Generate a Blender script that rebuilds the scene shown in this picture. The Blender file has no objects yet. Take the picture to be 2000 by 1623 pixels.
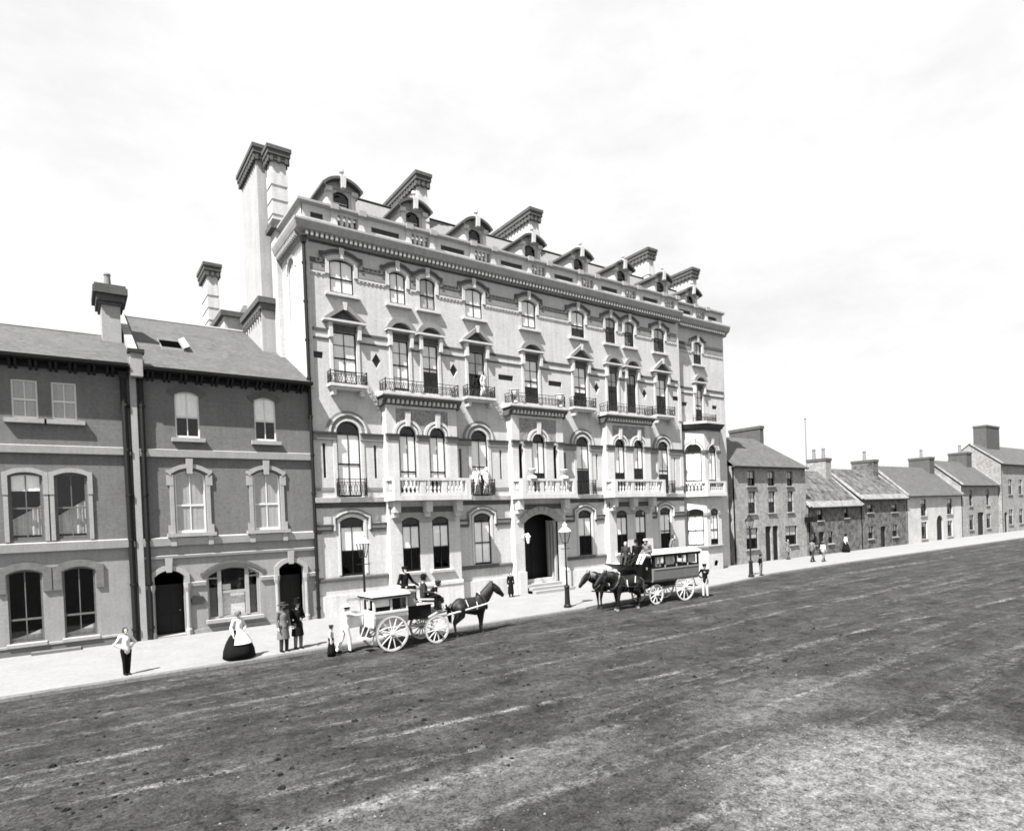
import bpy, bmesh, math, random
from mathutils import Vector, Matrix
from mathutils.geometry import tessellate_polygon
random.seed(7)
S = bpy.context.scene
COL = S.collection
rad = math.radians

# ------------------------------------------------------------------ materials
def mat(name, base, var=.15, scale=3.0, fine=40.0, rough=.85, bump=.0, streak=0.0, tint=(1, 1, 1), brick=None, metal=0.0, spec=.25):
    m = bpy.data.materials.new(name); m.use_nodes = True
    nt = m.node_tree; N = nt.nodes; L = nt.links
    for n in list(N): N.remove(n)
    out = N.new('ShaderNodeOutputMaterial'); p = N.new('ShaderNodeBsdfPrincipled')
    L.new(p.outputs[0], out.inputs[0])
    p.inputs['Roughness'].default_value = rough; p.inputs['Metallic'].default_value = metal
    p.inputs['Specular IOR Level'].default_value = spec
    geo = N.new('ShaderNodeNewGeometry')
    def noise(sc, det=4, vec=None):
        n = N.new('ShaderNodeTexNoise'); n.inputs['Scale'].default_value = sc; n.inputs['Detail'].default_value = det
        n.inputs['Roughness'].default_value = .6
        L.new(vec or geo.outputs['Position'], n.inputs['Vector']); return n.outputs[0]
    def mth(op, a, b):
        n = N.new('ShaderNodeMath'); n.operation = op
        for i, v in enumerate((a, b)):
            if isinstance(v, (int, float)): n.inputs[i].default_value = v
            else: L.new(v, n.inputs[i])
        return n.outputs[0]
    big = noise(scale, 6); fin = noise(fine * .45, 5)
    v = mth('ADD', mth('MULTIPLY', mth('SUBTRACT', big, .5), 2.2 * var), mth('MULTIPLY', mth('SUBTRACT', fin, .5), 3.4 * var))
    if streak:
        mp = N.new('ShaderNodeMapping'); mp.inputs['Scale'].default_value = (3.2, 3.2, .16)
        L.new(geo.outputs['Position'], mp.inputs[0])
        v = mth('ADD', v, mth('MULTIPLY', mth('SUBTRACT', noise(1.6, 7, mp.outputs[0]), .5), 2 * streak))
    h = fin
    if brick:
        sp = N.new('ShaderNodeSeparateXYZ'); L.new(geo.outputs['Position'], sp.inputs[0])
        cb = N.new('ShaderNodeCombineXYZ'); (L.new(sp.outputs[0], cb.inputs[0]), L.new(sp.outputs[1], cb.inputs[1])) if name == 'pavement_flags' else (L.new(mth('ADD', sp.outputs[0], sp.outputs[1]), cb.inputs[0]), L.new(sp.outputs[2], cb.inputs[1]))
        bt = N.new('ShaderNodeTexBrick'); L.new(cb.outputs[0], bt.inputs['Vector'])
        bt.inputs['Scale'].default_value = 1.0
        bt.inputs['Brick Width'].default_value = brick[0]; bt.inputs['Row Height'].default_value = brick[1]
        bt.inputs['Mortar Size'].default_value = brick[2]; bt.inputs['Mortar Smooth'].default_value = .3
        bt.inputs['Color1'].default_value = (.42,) * 3 + (1,); bt.inputs['Color2'].default_value = (.58,) * 3 + (1,); bt.inputs['Mortar'].default_value = (brick[3],) * 3 + (1,)
        bw = N.new('ShaderNodeRGBToBW'); L.new(bt.outputs[0], bw.inputs[0])
        v = mth('ADD', v, mth('MULTIPLY', mth('SUBTRACT', bw.outputs[0], .5), brick[4])); h = bw.outputs[0]
    val = mth('MULTIPLY', mth('MAXIMUM', mth('ADD', v, 1.0), .15), base)
    cc = N.new('ShaderNodeCombineColor')
    for i in range(3): L.new(mth('MULTIPLY', val, tint[i]), cc.inputs[i])
    L.new(cc.outputs[0], p.inputs['Base Color'])
    if bump:
        b = N.new('ShaderNodeBump'); b.inputs['Strength'].default_value = bump; b.inputs['Distance'].default_value = .02
        L.new(h, b.inputs['Height']); L.new(b.outputs[0], p.inputs['Normal'])
    return m

def glass_mat():
    m = bpy.data.materials.new('window_glass'); m.use_nodes = True
    nt = m.node_tree; N = nt.nodes; L = nt.links
    for n in list(N): N.remove(n)
    out = N.new('ShaderNodeOutputMaterial'); mx = N.new('ShaderNodeMixShader'); t = N.new('ShaderNodeBsdfTransparent'); g = N.new('ShaderNodeBsdfGlossy')
    t.inputs[0].default_value = (.97, .97, .97, 1); g.inputs['Roughness'].default_value = .04
    lw = N.new('ShaderNodeLayerWeight'); lw.inputs[0].default_value = .5
    pw = N.new('ShaderNodeMath'); pw.operation = 'POWER'; L.new(lw.outputs['Facing'], pw.inputs[0]); pw.inputs[1].default_value = 4.0
    fr = N.new('ShaderNodeMath'); fr.operation = 'MULTIPLY_ADD'; L.new(pw.outputs[0], fr.inputs[0]); fr.inputs[1].default_value = .45; fr.inputs[2].default_value = .025
    tx = N.new('ShaderNodeTexNoise'); tx.inputs['Scale'].default_value = 2.2
    ge = N.new('ShaderNodeNewGeometry'); L.new(ge.outputs['Position'], tx.inputs['Vector'])
    b = N.new('ShaderNodeBump'); b.inputs['Strength'].default_value = .08; L.new(tx.outputs[0], b.inputs['Height'])
    L.new(b.outputs[0], g.inputs['Normal'])
    L.new(fr.outputs[0], mx.inputs[0]); L.new(t.outputs[0], mx.inputs[1]); L.new(g.outputs[0], mx.inputs[2]); L.new(mx.outputs[0], out.inputs[0])
    return m

W = (1, .998, .995)
MT = dict(
    hotel=mat('pale_brick', .38, .19, .9, 20, .9, .3, .26, W, brick=(.24, .08, .014, .62, .45)),
    stone=mat('white_dressed_stone', .42, .18, 1.6, 26, .85, .1, .28, W),
    band=mat('grey_brick_band', .17, .22, 1.5, 30, .9, .15, .1, W, brick=(.24, .08, .012, .65, .3)),
    dark_brick=mat('dark_brick', .085, .18, 2, 30, .9, .2, .1, W, brick=(.24, .08, .012, .65, .3)),
    eaves=mat('limed_eaves_slate', .15, .5, 1.2, 10, .9, .1, .2, W),
    sash=mat('weathered_sash_paint', .10, .3, 4, 30, .6, 0, .1, W),
    stack=mat('weathered_stack_render', .27, .16, 1.0, 22, .9, .2, .3, W),
    cornice=mat('cornice_stone', .27, .2, 1.5, 26, .9, .1, .25, W),
    carved=mat('carved_panel', .20, .6, 9, 22, .9, .6, .0, W),
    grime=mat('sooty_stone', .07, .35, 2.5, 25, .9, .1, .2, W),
    house=mat('brown_brick', .115, .24, .9, 18, .92, .3, .22, W, brick=(.24, .08, .014, .62, .6)),
    house_low=mat('grey_render', .205, .18, 1.3, 22, .92, .15, .22, W),
    trim=mat('weathered_stone_trim', .25, .18, 1.8, 28, .85, .1, .12, W),
    plinth=mat('dark_plinth_render', .11, .15, 1.2, 28, .9, .1, .1, W),
    slate=mat('roof_slate', .068, .4, 1.2, 12, .7, .5, .16, W, brick=(.3, .2, .016, .2, .6)),
    slate_light=mat('pale_roof_slate', .17, .14, 1.2, 20, .8, .3, .1, W, brick=(.3, .22, .02, .1, .4)),
    oldroof=mat('mossy_roof_slate', .07, .95, 1.0, 5, .9, .4, .15, W, brick=(.35, .25, .02, .25, .3)),
    lead=mat('dark_lead', .02, .2, 3, 30, .6, 0, 0, W),
    dark_wood=mat('dark_painted_wood', .009, .25, 4, 40, .6, 0, 0, W, spec=.2),
    light_wood=mat('cream_painted_wood', .55, .08, 4, 40, .5, 0, 0, W, spec=.4),
    iron=mat('black_iron', .007, .25, 8, 50, .6, 0, 0, W, spec=.25),
    blind=mat('linen_blind', .82, .10, 3, 30, .95, 0, .22, W),
    grey_blind=mat('grey_blind', .34, .10, 3, 30, .95, 0, .2, W),
    curtain=mat('lace_curtain', .42, .25, 2, 18, .95, 0, .45, W),
    void=mat('dark_room', .0015, .3, 2, 20, 1.0, 0, 0, W, spec=0),  # near-black: the darkness of unlit interiors is put into the colour
    cott=mat('cottage_render', .21, .45, .8, 8, .95, .2, .22, (1, .985, .96)),
    cott_dark=mat('dark_cottage_rubble', .095, .85, 1.3, 5, .95, .5, .15, (1, .985, .96)),
    cott_white=mat('limewashed_wall', .36, .32, .9, 14, .95, .15, .14, (1, .985, .96)),
    flag=mat('pavement_flags', .18, .16, .8, 12, .9, .2, 0, W, brick=(1.1, .75, .02, .35, .25)),
    kerb=mat('kerb_granite', .15, .3, 1.5, 22, .9, .1, 0, W, brick=(1.15, .6, .03, .0, .6)),
    step=mat('stone_step', .24, .15, 2, 30, .85, 0, 0, W),
    white_paint=mat('white_coach_paint', .45, .12, 3, 30, .4, 0, .1, W, spec=.5),
    grey_paint=mat('grey_coach_paint', .22, .12, 2, 30, .35, 0, .1, W, spec=.5),
    bus_paint=mat('dull_coach_paint', .13, .14, 2, 25, .35, 0, .15, W, spec=.5),
    black_paint=mat('black_coach_paint', .004, .2, 3, 30, .5, 0, 0, W, spec=.2),
    canvas=mat('canvas_roof', .62, .12, 2, 20, .9, .1, 0, W),
    tyre=mat('worn_iron_tyre', .10, .3, 6, 30, .5, 0, 0, W),
    hide=mat('bay_horse_hide', .012, .45, 5, 30, .55, 0, 0, (1.02, 1, .98), spec=.22),
    hide_dark=mat('dark_horse_hide', .007, .4, 5, 30, .55, 0, 0, W, spec=.2),
    grey_hide=mat('grey_horse_hair', .16, .4, 8, 40, .7, 0, 0, W),
    mane=mat('horse_mane', .014, .5, 12, 60, .6, 0, 0, W),
    manelight=mat('dusty_horse_mane', .035, .5, 12, 50, .7, 0, 0, W),
    leather=mat('harness_leather', .02, .3, 8, 40, .4, 0, 0, W, spec=.5),
    pale_strap=mat('pale_strap', .55, .1, 8, 40, .6, 0, 0, W),
    skin=mat('skin', .34, .08, 10, 50, .6, 0, 0, (1.05, .98, .9)),
    black_cloth=mat('black_cloth', .006, .35, 9, 60, .95, 0, 0, W, spec=.1),
    dark_cloth=mat('dark_cloth', .03, .35, 9, 60, .95, 0, 0, W, spec=.1),
    grey_cloth=mat('grey_cloth', .12, .2, 9, 60, .95, 0, 0, W, spec=.1),
    pale_cloth=mat('pale_cloth', .40, .12, 9, 60, .95, 0, 0, W, spec=.1),
    white_cloth=mat('white_cloth', .55, .08, 9, 60, .95, 0, 0, W, spec=.1),
    hair=mat('dark_hair', .015, .3, 20, 80, .6, 0, 0, W),
    poster=mat('paper_bill', .55, .45, 14, 30, .9, 0, 0, W),
    plaque=mat('dark_plaque', .03, .3, 10, 40, .6, 0, 0, W),
    clay=mat('clay_pot', .16, .2, 5, 30, .9, 0, 0, W),
    whitewash=mat('white_lamp_enamel', .72, .06, 5, 30, .5, 0, 0, W),
    mud=mat('mud_clod', .012, .5, 6, 30, 1, .2, 0, W, spec=.05),
    pebble=mat('road_pebbles', .14, .6, 9, 40, .95, 0, 0, W),
    glass=glass_mat())

# ------------------------------------------------------------------ mesh builder
class MB:
    def __init__(s, M=None): s.v = []; s.f = []; s.M = M
    def add(s, vs, fs):
        n = len(s.v); s.v += [Vector(p) for p in vs]; s.f += [tuple(n + i for i in f) for f in fs]; return s
    def box(s, x0, x1, y0, y1, z0, z1):
        return s.add([(x, y, z) for z in (z0, z1) for y in (y0, y1) for x in (x0, x1)],
                     [(0, 2, 3, 1), (4, 5, 7, 6), (0, 1, 5, 4), (2, 6, 7, 3), (0, 4, 6, 2), (1, 3, 7, 5)])
    def prism(s, loop, y0, y1):           # loop of (x,z) counter-clockwise seen from -Y
        n = len(loop)
        return s.add([(x, y0, z) for x, z in loop] + [(x, y1, z) for x, z in loop],
                     [tuple(range(n)), tuple(range(2 * n - 1, n - 1, -1))] + [((i + 1) % n, i, n + i, n + (i + 1) % n) for i in range(n)])
    def plan(s, loop, z0, z1):            # loop of (x,y) counter-clockwise seen from above
        n = len(loop)
        return s.add([(x, y, z0) for x, y in loop] + [(x, y, z1) for x, y in loop],
                     [tuple(range(n - 1, -1, -1)), tuple(range(n, 2 * n))] + [(i, (i + 1) % n, n + (i + 1) % n, n + i) for i in range(n)])
    def profx(s, prof, x0, x1):           # prof of (y,z)
        n = len(prof)
        return s.add([(x0, y, z) for y, z in prof] + [(x1, y, z) for y, z in prof],
                     [tuple(range(n)), tuple(range(2 * n - 1, n - 1, -1))] + [((i + 1) % n, i, n + i, n + (i + 1) % n) for i in range(n)])
    def ring(s, inner, outer, y0, y1):    # open band between two point rows in (x,z)
        n = len(inner); vs = []
        for y in (y0, y1):
            vs += [(x, y, z) for x, z in inner] + [(x, y, z) for x, z in outer]
        fs = []
        for i in range(n - 1):
            fs += [(i, i + 1, n + i + 1, n + i), (2 * n + i + 1, 2 * n + i, 3 * n + i, 3 * n + i + 1),
                   (n + i, n + i + 1, 3 * n + i + 1, 3 * n + i), (i + 1, i, 2 * n + i, 2 * n + i + 1)]
        fs += [(0, n, 3 * n, 2 * n), (n - 1, 2 * n + n - 1, 3 * n + n - 1, n + n - 1)]
        return s.add(vs, fs)
    def lathe(s, c, prof, n=10, sx=1, sy=1, a0=0, a1=2 * math.pi):
        vs = []; full = abs(a1 - a0 - 2 * math.pi) < 1e-6; m = n if full else n + 1
        for r, z in prof:
            for i in range(m):
                a = a0 + (a1 - a0) * i / n; vs.append((c[0] + r * sx * math.cos(a), c[1] + r * sy * math.sin(a), c[2] + z))
        fs = []
        for j in range(len(prof) - 1):
            for i in range(n):
                k = (i + 1) % m; fs.append((j * m + i, j * m + k, (j + 1) * m + k, (j + 1) * m + i))
        fs += [tuple(range(m - 1, -1, -1)), tuple((len(prof) - 1) * m + i for i in range(m))]
        return s.add(vs, fs)
    def tube(s, pts, r, n=6):
        pts = [Vector(p) for p in pts]; rr = r if isinstance(r, (list, tuple)) else [r] * len(pts)
        vs = []; up = None
        for i, p in enumerate(pts):
            d = (pts[min(i + 1, len(pts) - 1)] - pts[max(i - 1, 0)]).normalized()
            a = d.cross(Vector((0, 0, 1)));
            if a.length < .1: a = d.cross(Vector((0, 1, 0)))
            a.normalize()
            if up is not None and a.dot(up) < 0: a = -a
            up = a; b = d.cross(a)
            vs += [p + rr[i] * (math.cos(2 * math.pi * k / n) * a + math.sin(2 * math.pi * k / n) * b) for k in range(n)]
        fs = [tuple(range(n - 1, -1, -1)), tuple((len(pts) - 1) * n + k for k in range(n))]
        for i in range(len(pts) - 1):
            fs += [(i * n + k, i * n + (k + 1) % n, (i + 1) * n + (k + 1) % n, (i + 1) * n + k) for k in range(n)]
        return s.add(vs, fs)
    def bar(s, p0, p1, w, h):             # rectangular bar between two points (w sideways, h upwards)
        p0, p1 = Vector(p0), Vector(p1); d = (p1 - p0).normalized()
        a = d.cross(Vector((0, 0, 1)))
        if a.length < .05: a = Vector((0, 1, 0))
        a.normalize(); b = a.cross(d).normalized()
        vs = [p + a * i * w / 2 + b * j * h / 2 for p in (p0, p1) for i, j in ((-1, -1), (1, -1), (1, 1), (-1, 1))]
        return s.add(vs, [(3, 2, 1, 0), (4, 5, 6, 7)] + [(k, (k + 1) % 4, 4 + (k + 1) % 4, 4 + k) for k in range(4)])
    def ell(s, c, r, n=10, m=7):
        return s.lathe(c, [(max(.02, math.sin(math.pi * j / m)) * r[0], -math.cos(math.pi * j / m) * r[2]) for j in range(m + 1)], n, 1, r[1] / r[0])
    def loft(s, rings, n=14):             # rings of (cx,cy,z,rx,ry)
        vs = []
        for cx, cy, z, rx, ry in rings:
            vs += [(cx + rx * math.cos(2 * math.pi * i / n), cy + ry * math.sin(2 * math.pi * i / n), z) for i in range(n)]
        fs = [tuple(range(n - 1, -1, -1)), tuple((len(rings) - 1) * n + i for i in range(n))]
        for j in range(len(rings) - 1):
            fs += [(j * n + i, j * n + (i + 1) % n, (j + 1) * n + (i + 1) % n, (j + 1) * n + i) for i in range(n)]
        return s.add(vs, fs)
    def wall(s, outer, holes, y, depth):  # flat wall with openings and their reveals
        loops = [outer] + holes
        tri = tessellate_polygon([[Vector((x, z, 0)) for x, z in l] for l in loops])
        flat = [p for l in loops for p in l]
        fs = []
        for t in tri:
            a, b, c = (Vector((flat[i][0], flat[i][1])) for i in t)
            fs.append(tuple(t) if (b - a).cross(c - a) > 0 else tuple(reversed(t)))
        s.add([(x, y, z) for x, z in flat], fs)
        for h in holes:
            n = len(h); s.add([(x, y, z) for x, z in h] + [(x, y + depth, z) for x, z in h], [(i, (i + 1) % n, n + (i + 1) % n, n + i) for i in range(n)])
        return s
    def build(s, name, m, parent=None, smooth=False, label=None):
        me = bpy.data.meshes.new(name)
        vs = [s.M @ p for p in s.v] if s.M else s.v
        me.from_pydata(vs, [], s.f); me.materials.append(MT[m] if isinstance(m, str) else m); me.validate()
        if smooth:
            for p in me.polygons: p.use_smooth = True
        o = bpy.data.objects.new(name, me); COL.objects.link(o)
        if parent is not None: o.parent = parent
        if label: o['label'] = label
        return o

class MM(dict):
    """several materials collected into ONE mesh"""
    def __init__(s, M=None): s.M = M
    def __missing__(s, k): s[k] = MB(s.M); return s[k]
    def build(s, name, parent=None, label=None):
        me = bpy.data.meshes.new(name); vs = []; fs = []; mi = []
        for i, (k, b) in enumerate(s.items()):
            n = len(vs); vs += [b.M @ p for p in b.v] if b.M else b.v
            fs += [tuple(n + j for j in f) for f in b.f]; mi += [i] * len(b.f); me.materials.append(MT[k])
        me.from_pydata(vs, [], fs)
        for p, i in zip(me.polygons, mi): p.material_index = i
        o = bpy.data.objects.new(name, me); COL.objects.link(o)
        if parent is not None: o.parent = parent
        if label: o['label'] = label
        return o

def empty(name, label, cat, loc=(0, 0, 0), rz=0, group=None, base=True):
    o = bpy.data.objects.new(name, None); COL.objects.link(o); o.empty_display_size = .2
    o.location = loc; o.rotation_euler = (0, 0, rz); o['label'] = label; o['category'] = cat
    if group: o['group'] = group
    return o

def arcpts(xc, a, zs, h, n=12):           # right to left over the top
    if h < 1e-4: return [(xc + a, zs), (xc - a, zs)]
    R = (a * a + h * h) / (2 * h); cz = zs + h - R; t = math.acos(max(-1, min(1, (R - h) / R)))
    return [(xc + R * math.sin(t - 2 * t * i / n), cz + R * math.cos(t - 2 * t * i / n)) for i in range(n + 1)]
def hole(xc, w, z0, zs, h=0, n=12): return [(xc - w / 2, z0), (xc + w / 2, z0)] + arcpts(xc, w / 2, zs, h, n)
def rect(x0, x1, z0, z1): return [(x0, z0), (x1, z0), (x1, z1), (x0, z1)]
def band(mb, xc, w, zs, h, t0, t1, y0, y1, leg=0, n=14):
    a = w / 2
    if h > w * .4 or h < 1e-3:
        i = arcpts(xc, a + t0, zs, h + t0, n); o = arcpts(xc, a + t1, zs, h + t1, n)
        if leg: i = [(xc + a + t0, zs - leg)] + i + [(xc - a - t0, zs - leg)]; o = [(xc + a + t1, zs - leg)] + o + [(xc - a - t1, zs - leg)]
    else:                                  # flat segmental head: parallel arcs with square shoulders
        R = (a * a + h * h) / (2 * h); cz = zs + h - R; t = math.acos((R - h) / R)
        def row(d):
            p = [(xc + (R + d) * math.sin(t - 2 * t * k / n), cz + (R + d) * math.cos(t - 2 * t * k / n)) for k in range(n + 1)]
            z = p[0][1] - .02 * bool(leg); lo = zs - leg if leg else z - .12
            return [(xc + a + d, lo), (xc + a + d, z)] + p + [(xc - a - d, z), (xc - a - d, lo)]
        i, o = row(t0), row(t1)
    mb.ring(i, o, y0, y1)

def frame_loop(mb, xc, w, z0, zs, h, t, y0, y1):
    o = hole(xc, w, z0, zs, h); i = hole(xc, w - 2 * t, z0 + t, zs, max(0, h - t) if h else 0)
    if not h: i = rect(xc - w / 2 + t, xc + w / 2 - t, z0 + t, zs - t); o = rect(xc - w / 2, xc + w / 2, z0, zs)
    i.append(i[0]); o.append(o[0]); mb.ring(i, o, y0, y1)

def window(parent, xc, w, z0, zs, h, y, blind=1.0, M=None, transom=False, mat_f='dark_wood', mat_b='blind', meet=.5, bars=0, open_=0, name='window', depth=.05, hi=None, tz=None):
    """sash window: frame + mullions, its pane and its blind"""
    f = MB(M); ya, yb = y + depth, y + depth + .07; t = .06
    frame_loop(f, xc, w, z0, zs, h, t, ya, yb)
    tz = tz or zs; zm = z0 + (tz - z0) * meet; top = tz if transom else zs + h * .6
    f.box(xc - w / 2 + t, xc + w / 2 - t, ya + .01, yb - .01, zm - .035, zm + .035)
    f.box(xc - .017, xc + .017, ya + .015, yb - .015, z0 + t, (tz - .03 if transom else zs + h - t - .02))
    f.box(xc - w / 2 + t, xc + w / 2 - t, ya + .006, yb - .006, z0 + t, z0 + t + .05)
    if transom: f.box(xc - w / 2 + t, xc + w / 2 - t, ya - .02, yb - .004, tz - .06, tz + .05)
    for k in range(bars):
        zz = zm + (top - zm) * (k + 1) / (bars + 1); f.box(xc - w / 2 + t, xc + w / 2 - t, ya + .017, yb - .017, zz - .012, zz + .012)
        zz = z0 + (zm - z0) * (k + 1) / (bars + 1); f.box(xc - w / 2 + t, xc + w / 2 - t, ya + .017, yb - .017, zz - .012, zz + .012)
    o = f.build(name, mat_f, parent)
    g = MB(M); g.prism(hole(xc, w - .04, z0 + .02, zs, h), ya + .03, ya + .036); g.build('pane', 'glass', o)
    if blind > 0:
        ztop = (tz - .04) if (transom or not h) else zs + h * .55
        zb = ztop - (ztop - z0) * blind
        b = MB(M); n = 16
        vs = [];
        for z in (zb, ztop):
            vs += [(xc - w / 2 + .03 + (w - .06) * i / n, ya + .046 + .004 * math.sin(i * 2.1 + xc), z) for i in range(n + 1)]
        b.add(vs, [(i, i + 1, n + 2 + i, n + 1 + i) for i in range(n)]); b.build('blind', mat_b, o)
    return o

def sill(parent, xc, w, z, proj=.22, h=.16, y=0, m='stone', M=None, brackets=False):
    w = max(w, .3)
    s = MB(M); s.profx([(y - proj, z - h), (y + .05, z - h), (y + .05, z + .02), (y - proj, z)], xc - w / 2, xc + w / 2)
    if brackets:
        for sx in (-1, 1): s.box(xc + sx * (w / 2 - .12) - .06, xc + sx * (w / 2 - .12) + .06, y - proj * .8, y + .03, z - h - .2, z - h)
    return s.build('window_sill', m, parent)

def keystone(mb, xc, z0, z1, w0, w1, y0, y1): mb.prism([(xc - w0 / 2, z0), (xc + w0 / 2, z0), (xc + w1 / 2, z1), (xc - w1 / 2, z1)], y0, y1)

def urn(mb, c, s=1.0):
    mb.lathe(c, [(.16 * s, 0), (.16 * s, .08 * s), (.06 * s, .14 * s), (.06 * s, .22 * s), (.2 * s, .36 * s), (.24 * s, .5 * s), (.2 * s, .54 * s), (.26 * s, .6 * s), (.22 * s, .62 * s)], 10)

def balusters(mb, p0, p1, z0, z1, n, r=.075):
    h = z1 - z0
    for i in range(n):
        t = (i + .5) / n; x = p0[0] + (p1[0] - p0[0]) * t; y = p0[1] + (p1[1] - p0[1]) * t
        mb.lathe((x, y, z0), [(r * .9, 0), (r * .9, h * .08), (r * .5, h * .12), (r * 1.0, h * .3), (r * .95, h * .42), (r * .45, h * .72), (r * .5, h * .85), (r * .9, h * .9), (r * .9, h)], 8)

def balustrade(parent, pts, z0, z1, name='balcony_balustrade', m='stone', slab=.24, yback=0, ped=.3, per=.34):
    """stone balustrade along plan points with slab below"""
    b = MB()
    for a, c in zip(pts[:-1], pts[1:]):
        L = math.hypot(c[0] - a[0], c[1] - a[1])
        b.bar((a[0], a[1], z1 - .07), (c[0], c[1], z1 - .07), .26, .14); b.bar((a[0], a[1], z0 + .07), (c[0], c[1], z0 + .07), .22, .14)
        u = ((c[0] - a[0]) / L, (c[1] - a[1]) / L); q0 = (a[0] + u[0] * ped * .6, a[1] + u[1] * ped * .6); q1 = (c[0] - u[0] * ped * .6, c[1] - u[1] * ped * .6)
        if L > 2.5:
            k = 3 if L > 3.4 else 2
            for j in range(k):
                s0 = j / k; s1 = (j + 1) / k
                r0 = (q0[0] + (q1[0] - q0[0]) * s0, q0[1] + (q1[1] - q0[1]) * s0); r1 = (q0[0] + (q1[0] - q0[0]) * s1, q0[1] + (q1[1] - q0[1]) * s1)
                l = math.hypot(r1[0] - r0[0], r1[1] - r0[1]); g = .17 / l
                i0 = (r0[0] + (r1[0] - r0[0]) * g, r0[1] + (r1[1] - r0[1]) * g); i1 = (r0[0] + (r1[0] - r0[0]) * (1 - g), r0[1] + (r1[1] - r0[1]) * (1 - g))
                balusters(b, i0, i1, z0 + .14, z1 - .14, max(2, int((l - .34) / .23)))
                if j: b.box(r0[0] - .14, r0[0] + .14, r0[1] - .1, r0[1] + .1, z0 + .005, z1 - .005)
        else: balusters(b, q0, q1, z0 + .14, z1 - .14, max(2, int((L - ped) / .23)))
    for p in pts: b.box(p[0] - ped / 2, p[0] + ped / 2, p[1] - .14, p[1] + .14, z0 + .003, z1 - .003)
    o = b.build(name, m, parent)
    sl = MB(); e = .16
    loop = [(pts[0][0] - e, yback)] + [(p[0] + (-e if i < len(pts) / 2 else e), p[1] - (e if 0 < i < len(pts) - 1 or len(pts) == 2 else 0)) for i, p in enumerate(pts)] + [(pts[-1][0] + e, yback)]
    sl.plan(loop, z0 - slab, z0); sl.build('balcony_slab', m, o)
    return o

def railing(parent, x0, x1, y, z0, z1, yb=0, side=True, name='iron_railing'):
    r = MB(); t = .018
    def panel(a, c):
        L = math.hypot(c[0] - a[0], c[1] - a[1]); n = max(2, int(L / .24))
        for z in (z0 + .06, z1 - .16, z1): r.tube([(a[0], a[1], z), (c[0], c[1], z)], t, 5)
        for i in range(n + 1):
            s = i / n; x = a[0] + (c[0] - a[0]) * s; yy = a[1] + (c[1] - a[1]) * s
            r.tube([(x, yy, z0), (x, yy, z1 + .02)], t * .8, 4)
            if i < n:
                q = 1 / n; pts = []
                for k in range(9):
                    u = k / 8; w = s + q * u
                    pts.append((a[0] + (c[0] - a[0]) * w, a[1] + (c[1] - a[1]) * w, z0 + .08 + (z1 - z0 - .26) * (.5 - .5 * math.cos(2 * math.pi * u))))
                r.tube(pts, t * .75, 4)
                r.tube([(p[0], p[1], z0 + z1 - .1 - p[2]) for p in pts], t * .75, 4)
    panel((x0, y), (x1, y))
    if side: panel((x0, y), (x0, yb)); panel((x1, y), (x1, yb))
    for x in (x0, x1): r.tube([(x, y, z0), (x, y, z1 + .06)], .035, 6)
    return r.build(name, 'iron', parent)
SUN_E, SKY_E, EXPO, SKY_LO, SKY_HI, CLOUD = 5.0, .105, 1.66, .84, 1.10, 2.95
# ------------------------------------------------------------------ hotel
H = empty('grand_hotel', 'tall pale hotel with arched windows, stone balconies, dormers and banded chimney stacks', 'hotel')
SING = [(1.87, 1.22), (9.65, 1.12), (17.58, 1.12), (25.35, 1.12)]
PAIRS = [(4.91, 6.68), (20.5, 22.3)]
CEN = 13.6
XE = 27.5
BAYS = [(3.72, 7.9), (11.63, 15.55), (19.3, 23.5)]
P = .45
def bl(seed): return random.Random(seed).random()
# main facade wall with all openings
holes = []
W4 = [(x, w) for x, w in SING] + [(CEN, 1.08)] + [(x, .92) for p in PAIRS for x in p]
W3 = [(x, w) for x, w in SING] + [(CEN, 1.1)] + [(x, .95) for p in PAIRS for x in p]
for x, w in W4: holes.append(hole(x, w, 16.0, 17.53, .17))
for x, w in W3: holes.append(hole(x, w, 11.5, 14.1))
for x, w in SING:
    holes.append(hole(x, w, 5.87, 9.05, w / 2)); holes.append(hole(x, w, 1.92, 4.64, .21))
for a, b in BAYS: holes.append(rect(a + .3, b - .3, .75, 10.3))
DIA = [3.55, 8.15, 19.05, 23.65]
for x in DIA: holes.append([(x - .25, 12.88), (x, 12.48), (x + .25, 12.88), (x, 13.28)])
HS = [(.42, .34), (11.72, .54), (15.5, .54), (27.0, .38)]
for x, hw in HS: holes.append(rect(x - hw, x + hw, 12.68, 13.0))
VS = [.62, 3.28, 8.37, 11.12, 16.08, 18.83, 23.92, 26.6]
for x in VS: holes.append(rect(x - .075, x + .075, 6.82, 8.52))
holes.append(rect(26.45, 27.05, .35, .75))
MB().wall(rect(.0, XE, -.5, 18.5), holes, 0, .16).build('front_wall', 'hotel', H)
for x in DIA: MB().prism([(x - .3, 12.88), (x, 12.4), (x + .3, 12.88), (x, 13.36)], .1, .13).build('sunk_diamond', 'plaque', H)
for x, hw in HS: MB().box(x - hw - .05, x + hw + .05, .1, .14, 12.6, 13.08).build('sunk_plaque', 'plaque', H)
for x in VS: MB().box(x - .1, x + .1, .12, .15, 6.78, 8.56).build('sunk_slot', 'plaque', H)
MB().box(.3, 33.2, 1.2, 1.25, -.3, 18.6).build('dark_room_backing', 'void', H)  # near-black sheet behind the windows, painted as unlit rooms
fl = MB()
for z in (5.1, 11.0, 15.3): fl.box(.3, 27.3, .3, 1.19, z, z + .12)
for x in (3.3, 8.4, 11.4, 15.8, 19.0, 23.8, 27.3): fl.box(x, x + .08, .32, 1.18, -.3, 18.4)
fl.build('interior_floor', 'void', H)
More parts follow.
